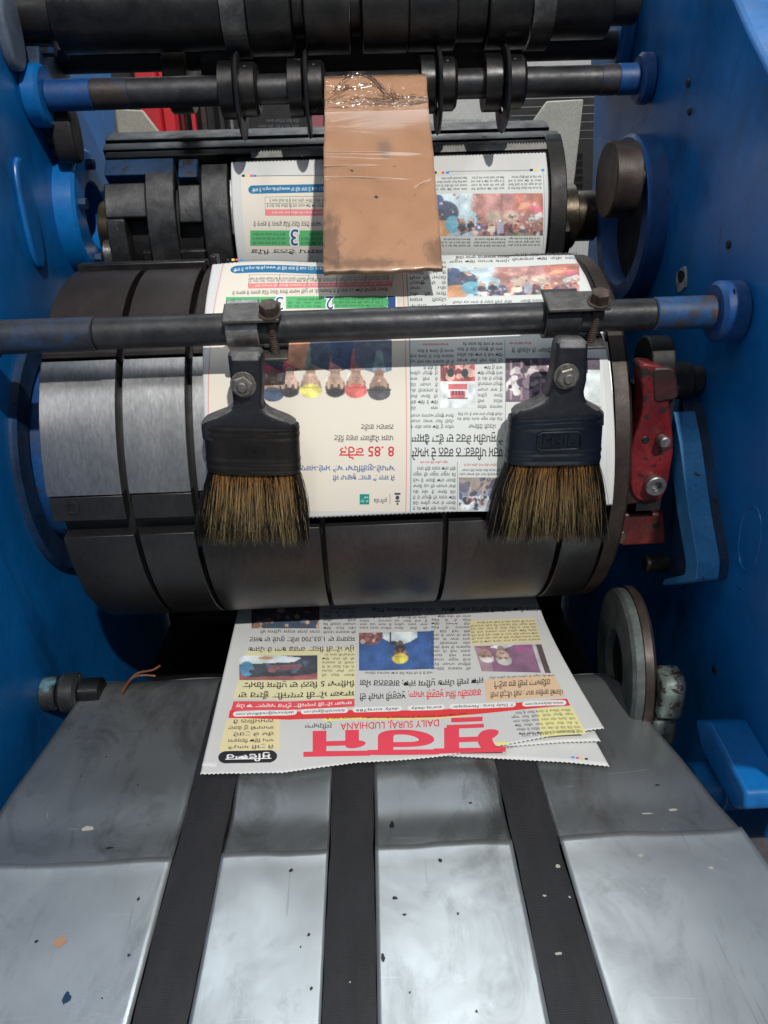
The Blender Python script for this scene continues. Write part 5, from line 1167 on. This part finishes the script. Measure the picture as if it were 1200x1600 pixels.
m = MB(); m.grid(lambda u, v: flap_pt(u, v, .0005+wr(u, v)), np.linspace(.003, .997, 130), np.linspace(.235, .025, 150)); m.build('tape_wrap', TAPE_W, flap, smooth=80)
m = MB(); m.grid(lambda u, v: flap_pt(u, v, .0005+.0014*math.exp(-((v-.535)/.004)**2)*max(0, .55-u)*2+.0013*math.exp(-((v-.49-.03*u)/.005)**2)*max(0, .75-u)*1.5+.0012*math.exp(-((v-.585-.03*u)/.004)**2)*math.exp(-((u-.35)/.3)**2)+.0012*math.exp(-((v-.64+.25*(u-.85))/.006)**2)*math.exp(-((u-.88)/.06)**2)), np.linspace(.003, .997, 80), np.linspace(.985, .238, 260)); m.build('tape_wrap', TAPE, flap, smooth=80)
#==BACK==
# ------------------------------------------------------------------ seen through the gaps
YR = 1.75
def bx(px0, py0, px1, py1, Y, d):
    a, b = at(px0, 150, 'Y', Y), at(px1, 150, 'Y', Y); return (a[0], b[0], Y, Y+d, at(px0, py1, 'Y', Y)[2]-.15, at(px1, py0, 'Y', Y)[2]+.25)
REDB = worn('bright_red_panel', (.42, .014, .02), (.58, .024, .03), None, 6, (.35, .5))
m = MB().box(*bx(214, 70, 246, 220, YR, .05)).box(*bx(250, 70, 268, 220, YR+.02, .05)); tag(m.build('red_cabinet', REDB, None, .004), 'red metal cabinet standing behind the press', 'cabinet')
for x0, x1, mt, lab, cat in ((278, 283, RED, 'brown red post beside the red cabinet', 'post'), (295, 301, REDB, 'thin bright red post behind the press', 'post'), (311, 318, IRON_B, 'thin brown post behind the press', 'post'), (340, 346, BARM, 'pale grey thin post behind the left collar', 'post'), (356, 360, STEEL, 'bright steel rod behind the left collar', 'rod')):
    tag(MB().box(*bx(x0, 70, x1, 220, YR+.1, .02)).build('post', mt, None), lab, cat, 'posts behind the press')
tag(MB().box(*bx(60, 40, 520, 330, YR+.25, .02)).build('dark_screen', IRON_D, None), 'dark screen standing behind the thin posts', 'screen')
P = [xz(*q, 1.35) for q in ((170, 170), (222, 172), (268, 232), (170, 260))]
tag(MB().prism(P, 'Y', 1.35, 1.36).build('gusset_plate', worn('beige_painted_plate', (.26, .25, .21), (.34, .33, .28), None, 10), None, .002), 'beige corner plate low behind the left frame', 'plate')
P = [xz(*q, 1.5) for q in ((855, 158), (912, 155), (900, 262), (880, 420), (858, 420), (868, 235), (822, 205))]
tag(MB().prism(P, 'Y', 1.5, 1.51).build('gusset_plate', worn('grey_painted_plate', (.28, .28, .25), (.36, .36, .33), None, 10), None, .002), 'pale grey corner plate behind the right frame', 'plate')
m = MB()
for k in range(6):
    y = 150+k*13; a, b = at(800, y+5, 'Y', 2.0), at(960, y, 'Y', 2.0); m.box(a[0], b[0], 2.0, 2.02, a[2], b[2]-.0)
tag(m.build('louvre_panel', worn('white_slats', (.45, .45, .45), (.6, .6, .6), None, 8), None), 'white horizontal slats against dark behind the right frame', 'louvre')
a, b = at(790, 240, 'Y', 2.2), at(980, 140, 'Y', 2.2)
tag(MB().box(a[0], b[0]+.3, 2.2, 2.22, a[2]-.1, b[2]).build('dark_cabinet', IRON_D, None), 'dark cabinet behind the white slats', 'cabinet')
c_ = at(560, 104, 'Y', 1.0); tag(MB().box(c_[0]-.014, c_[0]+.012, 1.0, 1.03, c_[2]-.03, c_[2]+.008).build('red_bracket', REDB, None, .003), 'small red bracket peeking out above the cardboard flap', 'bracket')
# vertical paper web behind the collars
def web_fn(s, t, lift): return np.stack([-.155+s+0*t, 1.13-lift+0*t, 1.285+t], -1)
shW = Sheet(web_fn, .372, .075)
o = sheet_mesh(shW, 'newspaper_web', ns=20, nt=12, zig=0); tag(o, 'printed paper web running up behind the guide collars', 'newspaper web')
I = Ink(shW, .0006)
for a, b in ((404, 468), (675, 752), (758, 812)): I.body(shW.quad(a, 184, b, 210), 3, a)
I.done('article_text', GREY)
Ink(shW, .0006).rect(shW.quad(480, 180, 505, 212)).done('printed_photo', (150, 90, 96))
# pinned empties keep their place
bpy.context.view_layer.update()
